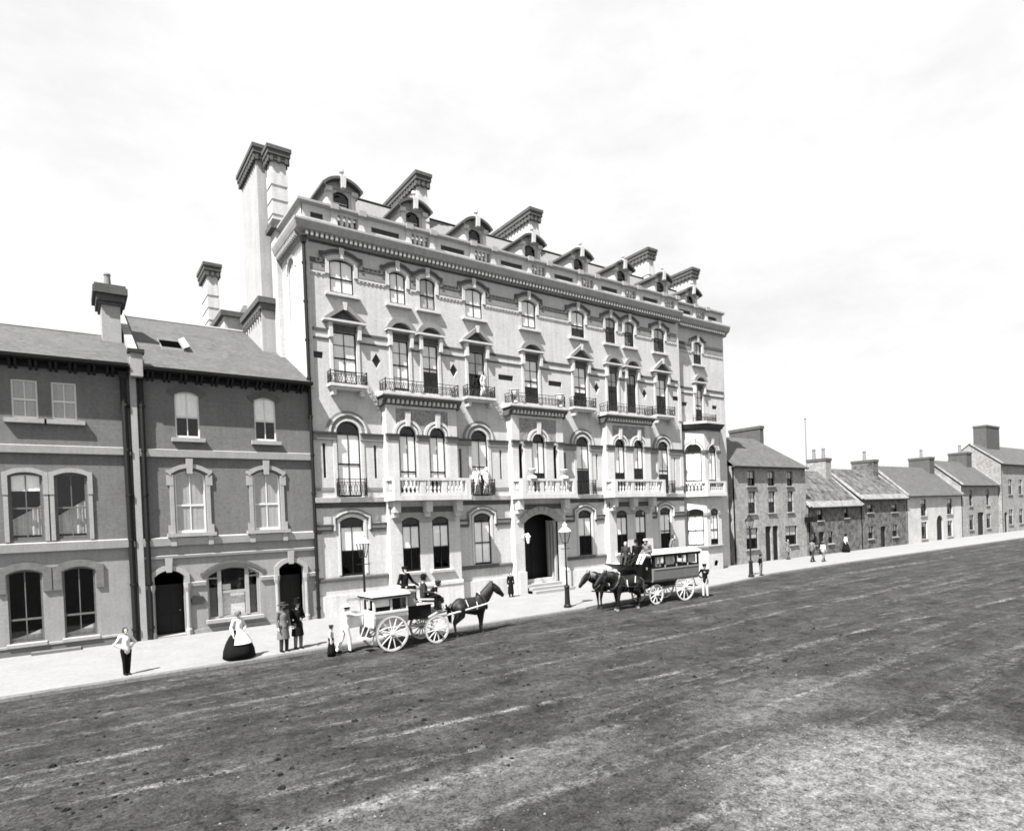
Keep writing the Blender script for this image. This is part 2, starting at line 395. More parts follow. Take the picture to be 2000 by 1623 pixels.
# side and back walls
Ms = Matrix(((0, 1, 0, 0), (-1, 0, 0, 0), (0, 0, 1, 0), (0, 0, 0, 1)))
sw = MB(Ms)   # local x = -Y
sw.wall(rect(-12, 0, -.5, 19.3), [hole(-2.0, 1.15, 14.9, 17.5, .575)], 0, .12).build('side_wall', 'hotel', H)
t = MB(Ms); t.prism(hole(-2.0, 1.25, 14.85, 17.5, .6), .1, .13); band(t, -2.0, 1.15, 17.5, .575, .05, .2, -.05, .02); t.build('blind_arch_panel', 'stone', H)
MB().box(.02, 33.4, 12, 12.2, -.5, 19.2).build('back_wall', 'hotel', H)
MB().box(33.45, 33.6, .52, 12, -.5, 18.6).build('end_wall', 'hotel', H)
# corner quoin strips
for q_ in ((-.02, .28, -.05, .0, 11.2, 18.3), (-.02, .3, -.06, .0, 1.95, 4.05), (27.2, XE + .02, -.05, 0, 6.4, 8.7), (27.2, XE + .02, -.05, 0, 11.2, 13.6)): MB().box(*q_).build('corner_strip', 'stone', H)

# cornice, dentils, parapet of main block and pavilion
cp = [(-.02, 18.42), (-.1, 18.45), (-.14, 18.6), (-.38, 18.74), (-.45, 18.92), (-.5, 19.08), (-.5, 19.18), (.3, 19.2), (.3, 18.42)]
def mitre(mb, prof, x1, y1, x0=0.0):
    n = len(prof)
    mb.add([(x1, y, z) for y, z in prof] + [(x0 + y, y, z) for y, z in prof] + [(x0 + y, y1, z) for y, z in prof],
           [tuple(range(n)), tuple(range(3 * n - 1, 2 * n - 1, -1))] + [(k * n + i, k * n + (i + 1) % n, (k + 1) * n + (i + 1) % n, (k + 1) * n + i) for k in (0, 1) for i in range(n)])
co = MM(); c_ = co['cornice']; mitre(c_, cp, XE + .05, 3.6); c_.profx([(y + .5, z - .02) for y, z in cp], XE + .06, 33.6 + .3)
for i in range(14): y = .1 + 3.4 * i / 14; co['trim'].box(-.36, -.1, y, y + .12, 18.47, 18.7)
n = 112; d = co['trim']
for i in range(n): x = .05 + (XE - .1) * i / n; d.box(x, x + .12, -.36, -.1, 18.47, 18.7)
for i in range(24): x = 27.75 + 5.7 * i / 24; d.box(x, x + .12, .14, .4, 18.45, 18.68)
cor = co.build('cornice', H)
DOR = [2.31, 6.38, 10.4, 14.5, 18.55, 22.55, 26.6]
def parapet(x0, x1, y, dors, slots):
    hs = [rect(x - .52, x + .52, 19.38, 19.97) for x in dors] + [rect(a, b, 19.5, 19.78) for a, b in slots]
    mb = MB(); mb.wall(rect(x0, x1, 19.15, 20.1), hs, y, .3); mb.box(x0, x1, y + .301, y + .32, 19.15, 19.36)
    mb.profx([(y - .03, 19.18), (y - .03, 19.32), (y - .003, 19.36), (y - .003, 19.18)], x0, x1)
    for x in dors:
        for s in (-1, 1): mb.box(x + s * .72 - .16, x + s * .72 + .16, y - .06, y + .3, 19.19, 20.12)
        for k in (-1, 0, 1): mb.lathe((x + k * .27, y + .14, 19.38), [(.1, 0), (.1, .06), (.05, .1), (.11, .24), (.05, .44), (.1, .52), (.1, .6)], 8)
    o = mb.build('parapet', 'stone', H)
    for a, b in slots: MB().box(a - .05, b + .05, y + .09, y + .12, 19.42, 19.86).build('sunk_slot', 'plaque', o)
    MB().box(x0 + .3, x1 - .3, y + .75, y + .8, 19.26, 20.05).build('dark_gap_screen', 'lead', o)  # dark screen added so the gaps between balusters read as shade
    c = MB(); pf = [(y - .04, 20.08), (y - .2, 20.16), (y - .2, 20.27), (y + .36, 20.3), (y + .36, 20.08)]
    if x0 < 1: mitre(c, pf, x1 + .1, 3.6)
    else: c.profx(pf, x0 - .1, x1 + .1)
    for x in dors:
        for s in (-1, 1): c.box(x + s * .72 - .2, x + s * .72 + .2, y - .27, y + .38, 20.07, 20.34)
    c.build('parapet_coping', 'trim', o)
sl = [(.42, 1.05)] + [(a + 1.25, b - 1.25) for a, b in zip(DOR[:-1], DOR[1:])]
parapet(.02, XE, -.02, DOR, sl)
parapet(XE + .1, 33.5, .46, [30.75], [(28.3, 29.6), (31.75, 32.8)])
pr = MB(Ms); pr.wall(rect(-3.55, -.0, 19.15, 20.1), [rect(-2.6, -1.5, 19.5, 19.78)], -.02, .3); pr.box(-2.7, -1.4, .15, .17, 19.4, 19.9)
pr.build('side_parapet', 'stone', H)

# roof
r = MB()
r.add([(.9, .9, 19.3), (27.6, .9, 19.3), (27.6, 3.0, 22.65), (3.9, 3.0, 22.65), (.9, 9.5, 19.3), (27.6, 9.5, 19.3), (27.6, 8.0, 22.65), (3.9, 8.0, 22.65)],
      [(0, 1, 2, 3), (3, 2, 6, 7), (7, 6, 5, 4), (0, 3, 7, 4), (1, 5, 6, 2)])
r.add([(27.7, 1.5, 19.3), (33.3, 1.5, 19.3), (31.9, 3.6, 22.7), (27.7, 3.6, 22.7), (27.7, 9.5, 19.3), (33.3, 9.5, 19.3), (31.9, 8, 22.7), (27.7, 8, 22.7)],
      [(0, 1, 2, 3), (3, 2, 6, 7), (7, 6, 5, 4), (0, 3, 7, 4), (1, 5, 6, 2)])
roof = r.build('roof', 'slate_light', H)
MB().box(.1, 33.4, .35, 11.9, 19.0, 19.25).build('gutter_deck', 'lead', roof)
rg = MB(); rg.tube([(3.9, 3.0, 22.68), (27.6, 3.0, 22.68)], .07, 6); rg.tube([(27.7, 3.6, 22.73), (31.9, 3.6, 22.73)], .07, 6); rg.build('roof_ridge', 'lead', roof)

# dormers
def dormer(x, y, zb=0, first=False):
    b = MB(); w = 1.5
    b.wall(rect(x - w / 2, x + w / 2, 19.3 + zb, 21.55 + zb), [hole(x, .84, 20.25 + zb, 21.12 + zb, .26)], y, .18)
    for s in (-1, 1):
        b.box(x + s * (w / 2 - .01) - .03, x + s * (w / 2 - .01) + .03, y + .003, y + 2.0, 19.3 + zb, 21.52 + zb)
        b.box(x + s * .62 - .12, x + s * .62 + .12, y - .08, y - .002, 19.9 + zb, 21.3 + zb)
        b.box(x + s * .68 - .17, x + s * .68 + .17, y - .22, y + .1, 21.2 + zb, 21.4 + zb)
    b.box(x - w / 2 + .02, x + w / 2 - .02, y + .25, y + .3, 19.4 + zb, 21.4 + zb) if False else None
    o = b.build('dormer', 'stone', H)
    h = MM(); band(h['grime'], x, 1.8, 21.4 + zb, .4, .02, .15, y - .4, y + 2.2, 0, 14); h['cornice'].prism(arcpts(x, .9, 21.4 + zb, .4, 14), y - .08, y + 2.0); h.build('dormer_hood', o)
    k = MB(); keystone(k, x, 21.38 + zb, 21.98 + zb, .2, .3, y - .46, y + .1)
    k.lathe((x, y - .2, 21.97 + zb), [(.1, 0), (.05, .06), (.06, .2), (.13, .28), (.11, .42), (.03, .46)], 8); k.build('finial', 'stone', o)
    f = MB(); frame_loop(f, x, .84, 20.25 + zb, 21.12 + zb, .26, .05, y + .12, y + .17); f.box(x - .37, x + .37, y + .125, y + .165, 20.72 + zb, 20.78 + zb); f.build('dormer_sash', 'dark_wood', o)
    g = MB(); g.prism(hole(x, .8, 20.27 + zb, 21.12 + zb, .25), y + .14, y + .146); g.build('pane', 'glass', o)
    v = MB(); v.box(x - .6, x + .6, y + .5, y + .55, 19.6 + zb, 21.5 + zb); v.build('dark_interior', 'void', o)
    if first:
        c = MB(); c.box(x - .36, x + .36, y + .2, y + .21, 20.3 + zb, 20.85 + zb); c.build('blind', 'blind', o)
for i, x in enumerate(DOR): dormer(x, .75, .2, i < 3)
dormer(30.75, 1.35, .1)

# chimney stacks
def stack(x0, x1, y0, y1, z0, z1, name='chimney_stack', bands=True, cap=1.0, pots=0, m='stone', mcap='grime', parent=None):
    b = MB(); b.box(x0, x1, y0, y1, z0, z1 - .7)
    if bands:
        z = z1 - 1.35
        while z > z0 + .3: b.box(x0 - .05, x1 + .05, y0 - .05, y1 + .05, z - .62, z); z -= .78
    o = b.build(name, m, parent or H)
    c = MB()
    for k, (e, za, zb_) in enumerate(((.08, 1.35 * cap, 1.1 * cap), (.14, .72, .45), (.2, .45, .2), (.25, .2, .0))):
        c.box(x0 - e, x1 + e, y0 - e, y1 + e, z1 - za, z1 - zb_ - .002) if k else None
    n = max(2, int((y1 - y0) / .34))
    for i in range(n + 1):
        y = y0 + (y1 - y0) * i / n
        c.box(x0 - .17, x0 - .01, y - .07, y + .07, z1 - .8, z1 - .452); c.box(x1 + .01, x1 + .17, y - .07, y + .07, z1 - .8, z1 - .452)
    for i in range(3):
        x = x0 + (x1 - x0) * i / 2; c.box(x - .07, x + .07, y0 - .17, y0 - .01, z1 - .8, z1 - .452)
    c.build('chimney_cap', mcap, o)
    if pots:
        p = MB()
        for i in range(pots):
            y = y0 + (y1 - y0) * (i + .5) / pots; p.lathe(((x0 + x1) / 2, y, z1), [(.14, 0), (.11, .5), (.14, .55), (.12, .6)], 8)
        p.build('chimney_pot', 'clay', o)
    return o
stack(7.7, 8.3, 2.5, 7.2, 19.3, 24.95)
stack(16.1, 16.75, 2.6, 7.6, 19.3, 25.05)
stack(27.35, 27.95, 2.5, 6.4, 19.3, 24.85)
stack(32.7, 33.25, 2.6, 5.6, 18.6, 24.45)
stack(-.3, .48, 3.75, 4.5, 20.6, 24.6)
lo = MB(); lo.box(-.25, .55, 3.62, 4.55, -.3, 20.25); lo.build('chimney_pier', 'hotel', H)
lc = MB(); lc.box(-.5, .72, 3.45, 4.62, 20.2, 20.45); lc.box(-.42, .66, 3.52, 4.58, 20.45, 20.7); lc.build('pier_moulding', 'grime', H)
ta = stack(-.78, .06, 4.75, 8.2, 16.6, 25.0, 'tall_chimney_stack', bands=False, m='stack')
br = MB(); br.box(-.95, .0, 4.35, 8.3, -.3, 16.2); br.build('chimney_breast', 'stack', H)
bc = MB(); bc.box(-1.15, .0, 4.12, 8.4, 16.42, 16.72); bc.box(-1.05, .0, 4.22, 8.35, 16.1, 16.42)
for i in range(8): bc.box(-1.1, -.96, 4.45 + i * .5, 4.6 + i * .5, 15.75, 16.1)
bc.build('breast_cap', 'grime', H)

# rear wing
rw = MB(); rw.box(-1.85, 6, 9.2, 13, -.3, 17.0); rw.box(-1.6, 6, 13, 18, -.3, 17.6)
rwo = rw.build('rear_wing', 'hotel', H)
rc = MB(); rc.box(-2.05, 6, 9.0, 13.2, 17.0, 17.3); rc.box(-1.8, 6, 13.2, 18.2, 17.6, 17.9); rc.build('rear_wing_cornice', 'grime', rwo)
rr = MB(); rr.add([(-.8, 9.4, 17.3), (5.5, 9.4, 17.3), (5, 11.5, 18.6), (-.2, 11.5, 18.6), (-.8, 13.4, 17.3), (5.5, 13.4, 17.3)], [(0, 1, 2, 3), (3, 2, 5, 4), (0, 3, 4), (1, 5, 2)]); rr.build('rear_wing_roof', 'slate', rwo)
stack(-2.05, -1.45, 12.6, 14.6, 17.0, 21.25, 'rear_chimney_stack', parent=rwo)

# ---- third floor (top) windows with arched hoods
xs = sorted(W4)
def w4trim(win, x, w, y=0, dz=0):
    t = MM(); st = t['stone']
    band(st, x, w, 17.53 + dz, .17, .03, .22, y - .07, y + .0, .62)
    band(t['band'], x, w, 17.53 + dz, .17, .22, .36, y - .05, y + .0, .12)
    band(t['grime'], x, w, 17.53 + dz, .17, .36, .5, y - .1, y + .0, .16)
    keystone(st, x, 17.72 + dz, 18.25 + dz, .18, .26, y - .16, y)
    t.build('window_hood', win); sill(win, x, w + .55, 15.98 + dz, .2, .14, y=y)
def string4(a, b, y=0, dz=0):
    t = MM(); t['band'].box(a, b, y - .035, y, 16.98 + dz, 17.26 + dz); st = t['stone']; st.box(a, b, y - .05, y, 16.84 + dz, 16.93 + dz)
    if b - a > .5: t['grime'].box(a, b, y - .06, y, 17.36 + dz, 17.56 + dz)
    n = max(1, int((b - a) / .2))
    for i in range(n): st.box(a + (b - a) * i / n + .03, a + (b - a) * i / n + .1, y - .045, y, 16.76 + dz, 16.845 + dz)
    t.build('string_course', H)
edges = [.28] + sum([[x - w / 2 - .23, x + w / 2 + .23] for x, w in xs], []) + [27.2]
for a, b in zip(edges[::2], edges[1::2]):
    if b - a > .1: string4(a, b)
string4(27.6, 29.55, .5, -.2); string4(31.05, 33.4, .5, -.2)
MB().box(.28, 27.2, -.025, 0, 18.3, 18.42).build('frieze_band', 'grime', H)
B4 = {0: 1, 1: 1, 2: 1, 3: 1, 4: .9, 5: .62, 6: .3, 7: .35, 8: .35}
for i, (x, w) in enumerate(xs):
    o = window(H, x, w, 16.0, 17.53, .17, 0, B4.get(i, 1), mat_b=['blind', 'blind', 'curtain', 'blind', 'blind', 'blind', 'curtain', 'grey_blind', 'curtain'][i], bars=0); w4trim(o, x, w, -.004 * (i % 2))
o = window(H, 30.3, .95, 15.8, 17.33, .17, .5, .5, mat_b='curtain'); w4trim(o, 30.3, .95, .5, -.2)

# ---- second floor windows with pediments
TY = {0, 3, 5, 8}
xs3 = sorted(W3)
def pediment(win, x, w, tri, y=0, dz=0):
    t = MM(); st = t['stone']; bn = t['band']; gr = t['grime']
    hw = w / 2 + (.5 if tri else .36); z0 = 14.52 + dz
    st.box(x - w / 2 - .16, x - w / 2, y - .06, y, 11.5 + dz, 14.1 + dz); st.box(x + w / 2, x + w / 2 + .16, y - .06, y, 11.5 + dz, 14.1 + dz)
    gr.box(x - w / 2 - .1, x + w / 2 + .1, y - .05, y, 14.12 + dz, 14.44 + dz)
    for s in (-1, 1):
        st.prism([(x + s * (w / 2 + .12) - .09, 13.75 + dz), (x + s * (w / 2 + .12) + .09, 13.75 + dz), (x + s * (w / 2 + .14) + .1, 14.48 + dz), (x + s * (w / 2 + .14) - .1, 14.48 + dz)], y - .26, y)
    st.box(x - hw, x + hw, y - .34, y, z0, z0 + .1)
    if tri:
        gr.prism([(x - hw + .2, z0 + .1), (x + hw - .2, z0 + .1), (x, z0 + .66)], y - .06, y)
        for s in (-1, 1):
            a, b = (x + s * hw, z0 + .1), (x, z0 + .98); c, e = (x, z0 + .7), (x + s * (hw - .28), z0 + .1)
            l = [a, b, c, e] if s > 0 else [e, c, b, a]
            bn.prism(l, y - .34, y)
        keystone(st, x, z0 + .6, z0 + .99, .16, .22, y - .36, y - .3)
    else:
        gr.prism(arcpts(x, hw - .2, z0 + .1, .34, 10), y - .06, y)
        bn.ring(arcpts(x, hw - .26, z0 + .1, .34, 12), arcpts(x, hw + .02, z0 + .1, .62, 12), y - .34, y)
    t.build('window_pediment', win)
B3 = [1, 1, .55, .48, .62, .62, .35, .25, .45]
for i, (x, w) in enumerate(xs3):
    o = window(H, x, w, 11.5, 14.1, 0, 0, B3[i], meet=.5, mat_b=['blind', 'blind', 'blind', 'curtain', 'blind', 'blind', 'curtain', 'grey_blind', 'blind'][i], bars=1); pediment(o, x, w, i in TY)
o = window(H, 30.25, .88, 11.4, 13.9, 0, .5, .6, bars=1); pediment(o, 30.25, .88, False, .5, -.2)
ed3 = [.28] + sum([[x - w / 2 - .2, x + w / 2 + .2] for x, w in xs3], []) + [27.2]
def string3(a, b, y=0, dz=0):
    t = MM(); t['grime'].box(a, b, y - .07, y, 14.02 + dz, 14.16 + dz); t['stone'].box(a, b, y - .03, y, 13.72 + dz, 14.02 + dz); t['grime'].box(a, b, y - .04, y, 13.63 + dz, 13.69 + dz); t.build('string_course', H)
for a, b in zip(ed3[::2], ed3[1::2]): string3(a, b)
string3(27.6, 29.55, .5, -.2); string3(30.95, 33.4, .5, -.2)
MB().wall(rect(XE, 33.45, -.5, 18.5), [hole(30.3, .95, 15.8, 17.33, .17), hole(30.25, .88, 11.4, 13.9), rect(28.7, 31.8, .5, 10.3)] + [rect(a, a + .62, 12.5, 12.8) for a in (28.25, 31.9)], .5, .16).build('pavilion_wall', 'hotel', H)
for a in (28.25, 31.9): MB().box(a - .05, a + .67, .6, .64, 12.45, 12.85).build('sunk_plaque', 'plaque', H)
for x, w in SING:
    s = MB(); s.box(x - .98, x + .98, -.5, .02, 11.3, 11.44); s.box(x - .9, x + .9, -.4, .02, 11.18, 11.3)
    for k in (-1, 1): s.box(x + k * .72 - .1, x + k * .72 + .1, -.36, .02, 10.9, 11.18)
    o = s.build('window_shelf', 'stone', H); railing(o, x - .93, x + .93, -.44, 11.44, 12.05)
# ---- first floor and ground floor singles
for i, (x, w) in enumerate(SING):
    o = window(H, x, w, 5.87, 9.05, w / 2, 0, [1, .62, .5, .55][i], transom=True, meet=.52)
    t = MM(); st = t['stone']; bn = t['band']
    band(st, x, w, 9.05, w / 2, .02, .13, -.05, 0, 0); band(bn, x, w, 9.05, w / 2, .13, .3, -.03, 0); band(st, x, w, 9.05, w / 2, .3, .39, -.1, 0); band(bn, x, w, 9.05, w / 2, .39, .53, -.06, 0, .0)
    st.box(x - w / 2 - .2, x - w / 2 - .01, -.05, 0, 5.87, 8.7); st.box(x + w / 2 + .01, x + w / 2 + .2, -.05, 0, 5.87, 8.7)
    st.profx([(-.2, 5.6), (-.3, 5.84), (0, 5.86), (0, 5.6)], x - w / 2 - .02, x + w / 2 + .02)
    t.build('window_arch', o)
    railing(H, x - .72, x + .72, -.38, 5.88, 6.75)
    o = window(H, x, w, 1.92, 4.64, .21, 0, [.5, 1, .5, .55][i], transom=True, meet=.5, tz=4.4)
    t = MM(); st = t['stone']; bn = t['band']
    band(st, x, w, 4.64, .21, .02, .15, -.04, 0, 2.65); band(bn, x, w, 4.64, .21, .15, .27, -.03, 0, .1); band(st, x, w, 4.64, .21, .27, .35, -.12, 0, .42); band(bn, x, w, 4.64, .21, .35, .45, -.06, 0, .36)
    t.build('window_arch', o)
def ranges(lo, hi, cuts):
    out = []; a = lo
    for c0, c1 in sorted(cuts):
        if c0 > a: out.append((a, c0))
        a = max(a, c1)
    if hi > a: out.append((a, hi))
    return out
bc_ = [(a, b) for a, b in BAYS]
c1 = [(x - w / 2 - .01, x + w / 2 + .01) for x, w in SING]
for a, b in ranges(.02, 27.48, bc_ + c1):
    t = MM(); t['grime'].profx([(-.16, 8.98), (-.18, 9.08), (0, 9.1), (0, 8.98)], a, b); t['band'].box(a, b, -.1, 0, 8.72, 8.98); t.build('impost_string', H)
    MB().box(a, b, -.03, 0, 6.18, 6.34).build('brick_band', 'band', H); t = MM(); t['stone'].profx([(-.2, 5.6), (-.24, 5.84), (0, 5.86), (0, 5.6)], a, b); t.build('sill_string', H)
for a, b in ranges(.02, 27.48, bc_ + [(x - w / 2 - .37, x + w / 2 + .37) for x, w in SING]):
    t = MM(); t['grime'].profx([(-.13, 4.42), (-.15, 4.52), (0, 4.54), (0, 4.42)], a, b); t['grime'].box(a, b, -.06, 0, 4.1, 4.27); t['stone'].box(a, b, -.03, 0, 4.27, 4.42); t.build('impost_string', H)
for a, b in ranges(.02, 27.48, bc_):
    t = MM(); t['grime'].profx([(-.14, 1.72), (-.14, 1.84), (0, 1.9), (0, 1.68)], a, b); t.build('sill_string', H); MB().box(a, b, -.03, 0, 5.34, 5.6).build('shadow_band', 'grime', H)  # dark strip: shade below the sill string put into its colour
    MB().box(a, b, -.1, 0.0, -.3, 1.02).build('wall_plinth', 'stone', H)
# ---- projecting bays
def bay(a, b, wins1, wins0, k):
    hs = [hole(x, .95, 5.87, 9.05, .475) for x in wins1] + ([hole(x, 1.02, 1.9, 4.56, .19) for x in wins0] if wins0 else [[(12.3, -.3), (14.95, -.3), (14.95, 4.2)] + arcpts(CEN + .02, 1.325, 4.2, .5, 14)[1:]])
    if k == 1: hs[-1] = [(12.3, -.25), (14.9, -.25)] + arcpts(13.6, 1.3, 4.2, .5, 14); hs += [rect(12.14, 12.42, 6.2, 8.9), rect(14.78, 15.06, 6.2, 8.9)]
    w = MB(); w.wall(rect(a, b, -.4, 10.6), hs, -P, .16)
    w.box(a, a + .1, -P + .003, -.001, -.4, 10.6); w.box(b - .1, b, -P + .003, -.001, -.4, 10.6)
    o = w.build('projecting_bay', 'hotel' , H)
    t = MM(); s = t['stone']; g = t['grime']; bb = t['band']; cv = t['carved']
    # carved spandrel panel with arches over
    cv.box(a + .62, b - .62, -P - .02, -P, 9.12, 10.42) if False else None
    for x in wins1:
        band(s, x, .95, 9.05, .475, .02, .12, -P - .1, -P); band(bb, x, .95, 9.05, .475, .12, .2, -P - .07, -P); band(s, x, .95, 9.05, .475, .2, .34, -P - .12, -P)
        keystone(s, x, 9.5, 10.25, .2, .32, -P - .2, -P)
    lo_, hi_ = a + .55, b - .55
    n = 24; top = 10.4
    def up(x):
        z = 9.1
        for xc in wins1:
            dd = abs(x - xc)
            if dd < .81: z = max(z, 9.05 + math.sqrt(.81 ** 2 - dd ** 2))
        return z
    pts = [(lo_ + (hi_ - lo_) * i / 60, up(lo_ + (hi_ - lo_) * i / 60) + .02) for i in range(61)]
    cv.ring(pts, [(x, max(top, z + .01)) for x, z in pts], -P - .03, -P)
    s.box(a, lo_, -P - .06, -P, 9.1, 10.6); s.box(hi_, b, -P - .06, -P, 9.1, 10.6); s.box(lo_, hi_, -P - .05, -P, 10.42, 10.6)
    cuts = [(x - .485, x + .485) for x in wins1] + ([(12.13, 12.43), (14.77, 15.07)] if k == 1 else [])
    for u, v in ranges(a - .05, b + .05, cuts):
        g.profx([(-P - .16, 8.98), (-P - .18, 9.08), (-P, 9.1), (-P, 8.98)], u, v); bb.box(u, v, -P - .09, -P, 8.76, 8.98)
        s.box(u + .06, v - .06, -P - .05, -P, 5.9, 8.76)
    t.build('bay_stonework', o)
    t = MM(); c = t['grime']; c.profx([(-P - .02, 10.55), (-P - .12, 10.62), (-P - .14, 10.75), (-P - .34, 10.86), (-P - .4, 11.0), (-.0, 11.02), (-.0, 10.55)], a - .2, b + .2)
    c = t['stone']; c.profx([(-P - .4, 11.0), (-P - .46, 11.05), (-P - .46, 11.16), (-.0, 11.3), (-.0, 11.0)], a - .3, b + .3)
    nn = int((b - a) / .25)
    for i in range(nn): x = a + (b - a) * i / nn; c.box(x + .04, x + .16, -P - .3, -P - .1, 10.64, 10.83)
    t.build('bay_cornice', o)
    for i, x in enumerate(wins1): window(H, x, .95, 5.87, 9.05, .475, -P, [[.86, .74], [.6], [.55, .45]][k][i], transom=True, meet=.4)
    for i, x in enumerate(wins0): window(H, x, 1.02, 1.9, 4.56, .19, -P, [[.5, .5], [], [.5, .45]][k][i], transom=True, meet=.5, mat_b='blind', tz=4.32)
    for x in wins0:
        v = MB(); band(v, x, 1.02, 4.56, .19, .03, .4, -P - .04 - .006 * (x == wins0[0]), -P, .1); v.build('voussoirs', 'trim', o)
    for x in ([a + .25, (a + b) / 2, b - .25] if k != 1 else [a + .2, b - .2]):
        cb = MB(); cb.prism([(x - .17, 5.0), (x + .17, 5.0), (x + .2, 5.58), (x - .2, 5.58)], -P - .5, -P); cb.box(x - .15, x + .15, -P - .28, -P, 4.75, 5.0); cb.build('balcony_corbel', 'stone', o)
    gg = MB(); gg.box(a + .01, b - .01, -P - .05, -P, 5.0, 5.3); gg.build('bay_fascia', 'grime', o)
    if wins0:
        p0 = MB(); p0.box(a - .05, b + .05, -P - .08, -P, -.4, 1.05); p0.profx([(-P - .12, 1.05), (-P - .12, 1.2), (-P, 1.25), (-P, 1.05)], a - .03, b + .03)
        for x in wins0: p0.profx([(-P - .14, 1.74), (-P - .16, 1.88), (-P, 1.9), (-P, 1.74)], x - .7, x + .7)
        p0.build('bay_plinth', 'stone', o)
    return o
B1 = bay(*BAYS[0], PAIRS[0], PAIRS[0], 0)
B2 = bay(*BAYS[1], [CEN], [], 1)
B3_ = bay(*BAYS[2], PAIRS[1], PAIRS[1], 2)
for i, (a, b) in enumerate(((3.62, 8.15), (11.6, 15.85), (19.05, 24.0))):
    balustrade(H, [(a, -P - .05), (a + .22, -1.12), (b - .1, -1.12), (b, -P - .05)], 5.86, 6.78, slab=.25, yback=-P)
    railing(H, BAYS[i][0] - .05, BAYS[i][1] + .05, -P - .28, 11.25, 11.85, yb=-.02)
for x in (11.85, 15.3): u = MB(); urn(u, (x, -P - .15, 11.25), 1.25); u.build('stone_urn', 'stone', H)
for x in (12.55, 15.0):
    u = MB(); u.lathe((x, -1.12, 6.78), [(.3, 0), (.28, .12), (.08, .22), (.08, .3), (.2, .42), (.26, .55), (.22, .58)], 10); u.build('balcony_urn', 'stone', H)
for x in (12.28, 14.92): MB().box(x - .2, x + .2, -.28, -.26, 6.1, 9.0).build('sunk_slot', 'void', H)
# entrance portal
v = MB(); n = 9
for i in range(n):
    a0 = arcpts(13.6, 1.3, 4.2, .5, n); o0 = arcpts(13.6, 1.85, 4.2, .95, n)
    v.add([(a0[i][0], -P - .08, a0[i][1]), (a0[i + 1][0], -P - .08, a0[i + 1][1]), (o0[i + 1][0] + .03, -P - .08, o0[i + 1][1]), (o0[i][0] - .03, -P - .08, o0[i][1]),
           (a0[i][0], -P, a0[i][1]), (a0[i + 1][0], -P, a0[i + 1][1]), (o0[i + 1][0] + .03, -P, o0[i + 1][1]), (o0[i][0] - .03, -P, o0[i][1])],
          [(0, 1, 2, 3), (0, 4, 5, 1), (1, 5, 6, 2), (2, 6, 7, 3), (3, 7, 4, 0)])
v.build('portal_voussoirs', 'trim', B2)
j = MB(); j.box(12.1, 12.3, -P + .02, .75, -.3, 4.3); j.box(14.9, 15.1, -P + .02, .75, -.3, 4.3); j.box(12.1, 15.1, -P + .17, .8, 4.72, 4.85)
for k in range(3): j.lathe((14.84, -.18 + k * .3, .55), [(.1, 0), (.09, .2), (.075, 3.3), (.11, 3.5), (.12, 3.7)], 8)
j.build('porch_jambs', 'trim', B2)
dd = MB(); dd.box(12.3, 14.9, .78, .86, .45, 4.7)
for x in (12.5, 13.65):
    for z in (.65, 2.0): dd.box(x, x + 1.0, .755, .781, z, z + 1.15)
dd.build('entrance_door', 'black_paint', H)
stp = MB()
for i in range(3): stp.box(12.32 , 14.95 - .0 + (.35 if i == 0 else .15 if i == 1 else -.06), -1.35 + i * .33, .75, -.2 + (i - 0) * .0, .17 + i * .17)
stp.build('entrance_steps', 'step', H)
pw = MB(); pw.plan([(15.0, -.95), (15.4, -.95), (15.4, -P), (15.0, -P)], -.2, 1.15); pw.lathe((15.2, -.72, 1.15), [(.26, 0), (.24, .1), (.1, .2)], 8); pw.build('step_pedestal', 'stone', H); pw = MB(); pw.plan([(11.75, -.6), (12.3, -.6), (12.3, -P), (11.75, -P)], -.2, 1.3)
pw.build('step_pedestal', 'stone', H)
bl_ = MB(); bl_.tube([(12.15, -P, 3.3), (12.15, -P - .3, 3.55), (12.15, -P - .55, 3.5)], .025); bl_.lathe((12.15, -P - .55, 3.0), [(.06, 0), (.14, .35), (.17, .38), (.08, .52), (.02, .6)], 6); bl_.build('porch_lantern', 'whitewash', H)
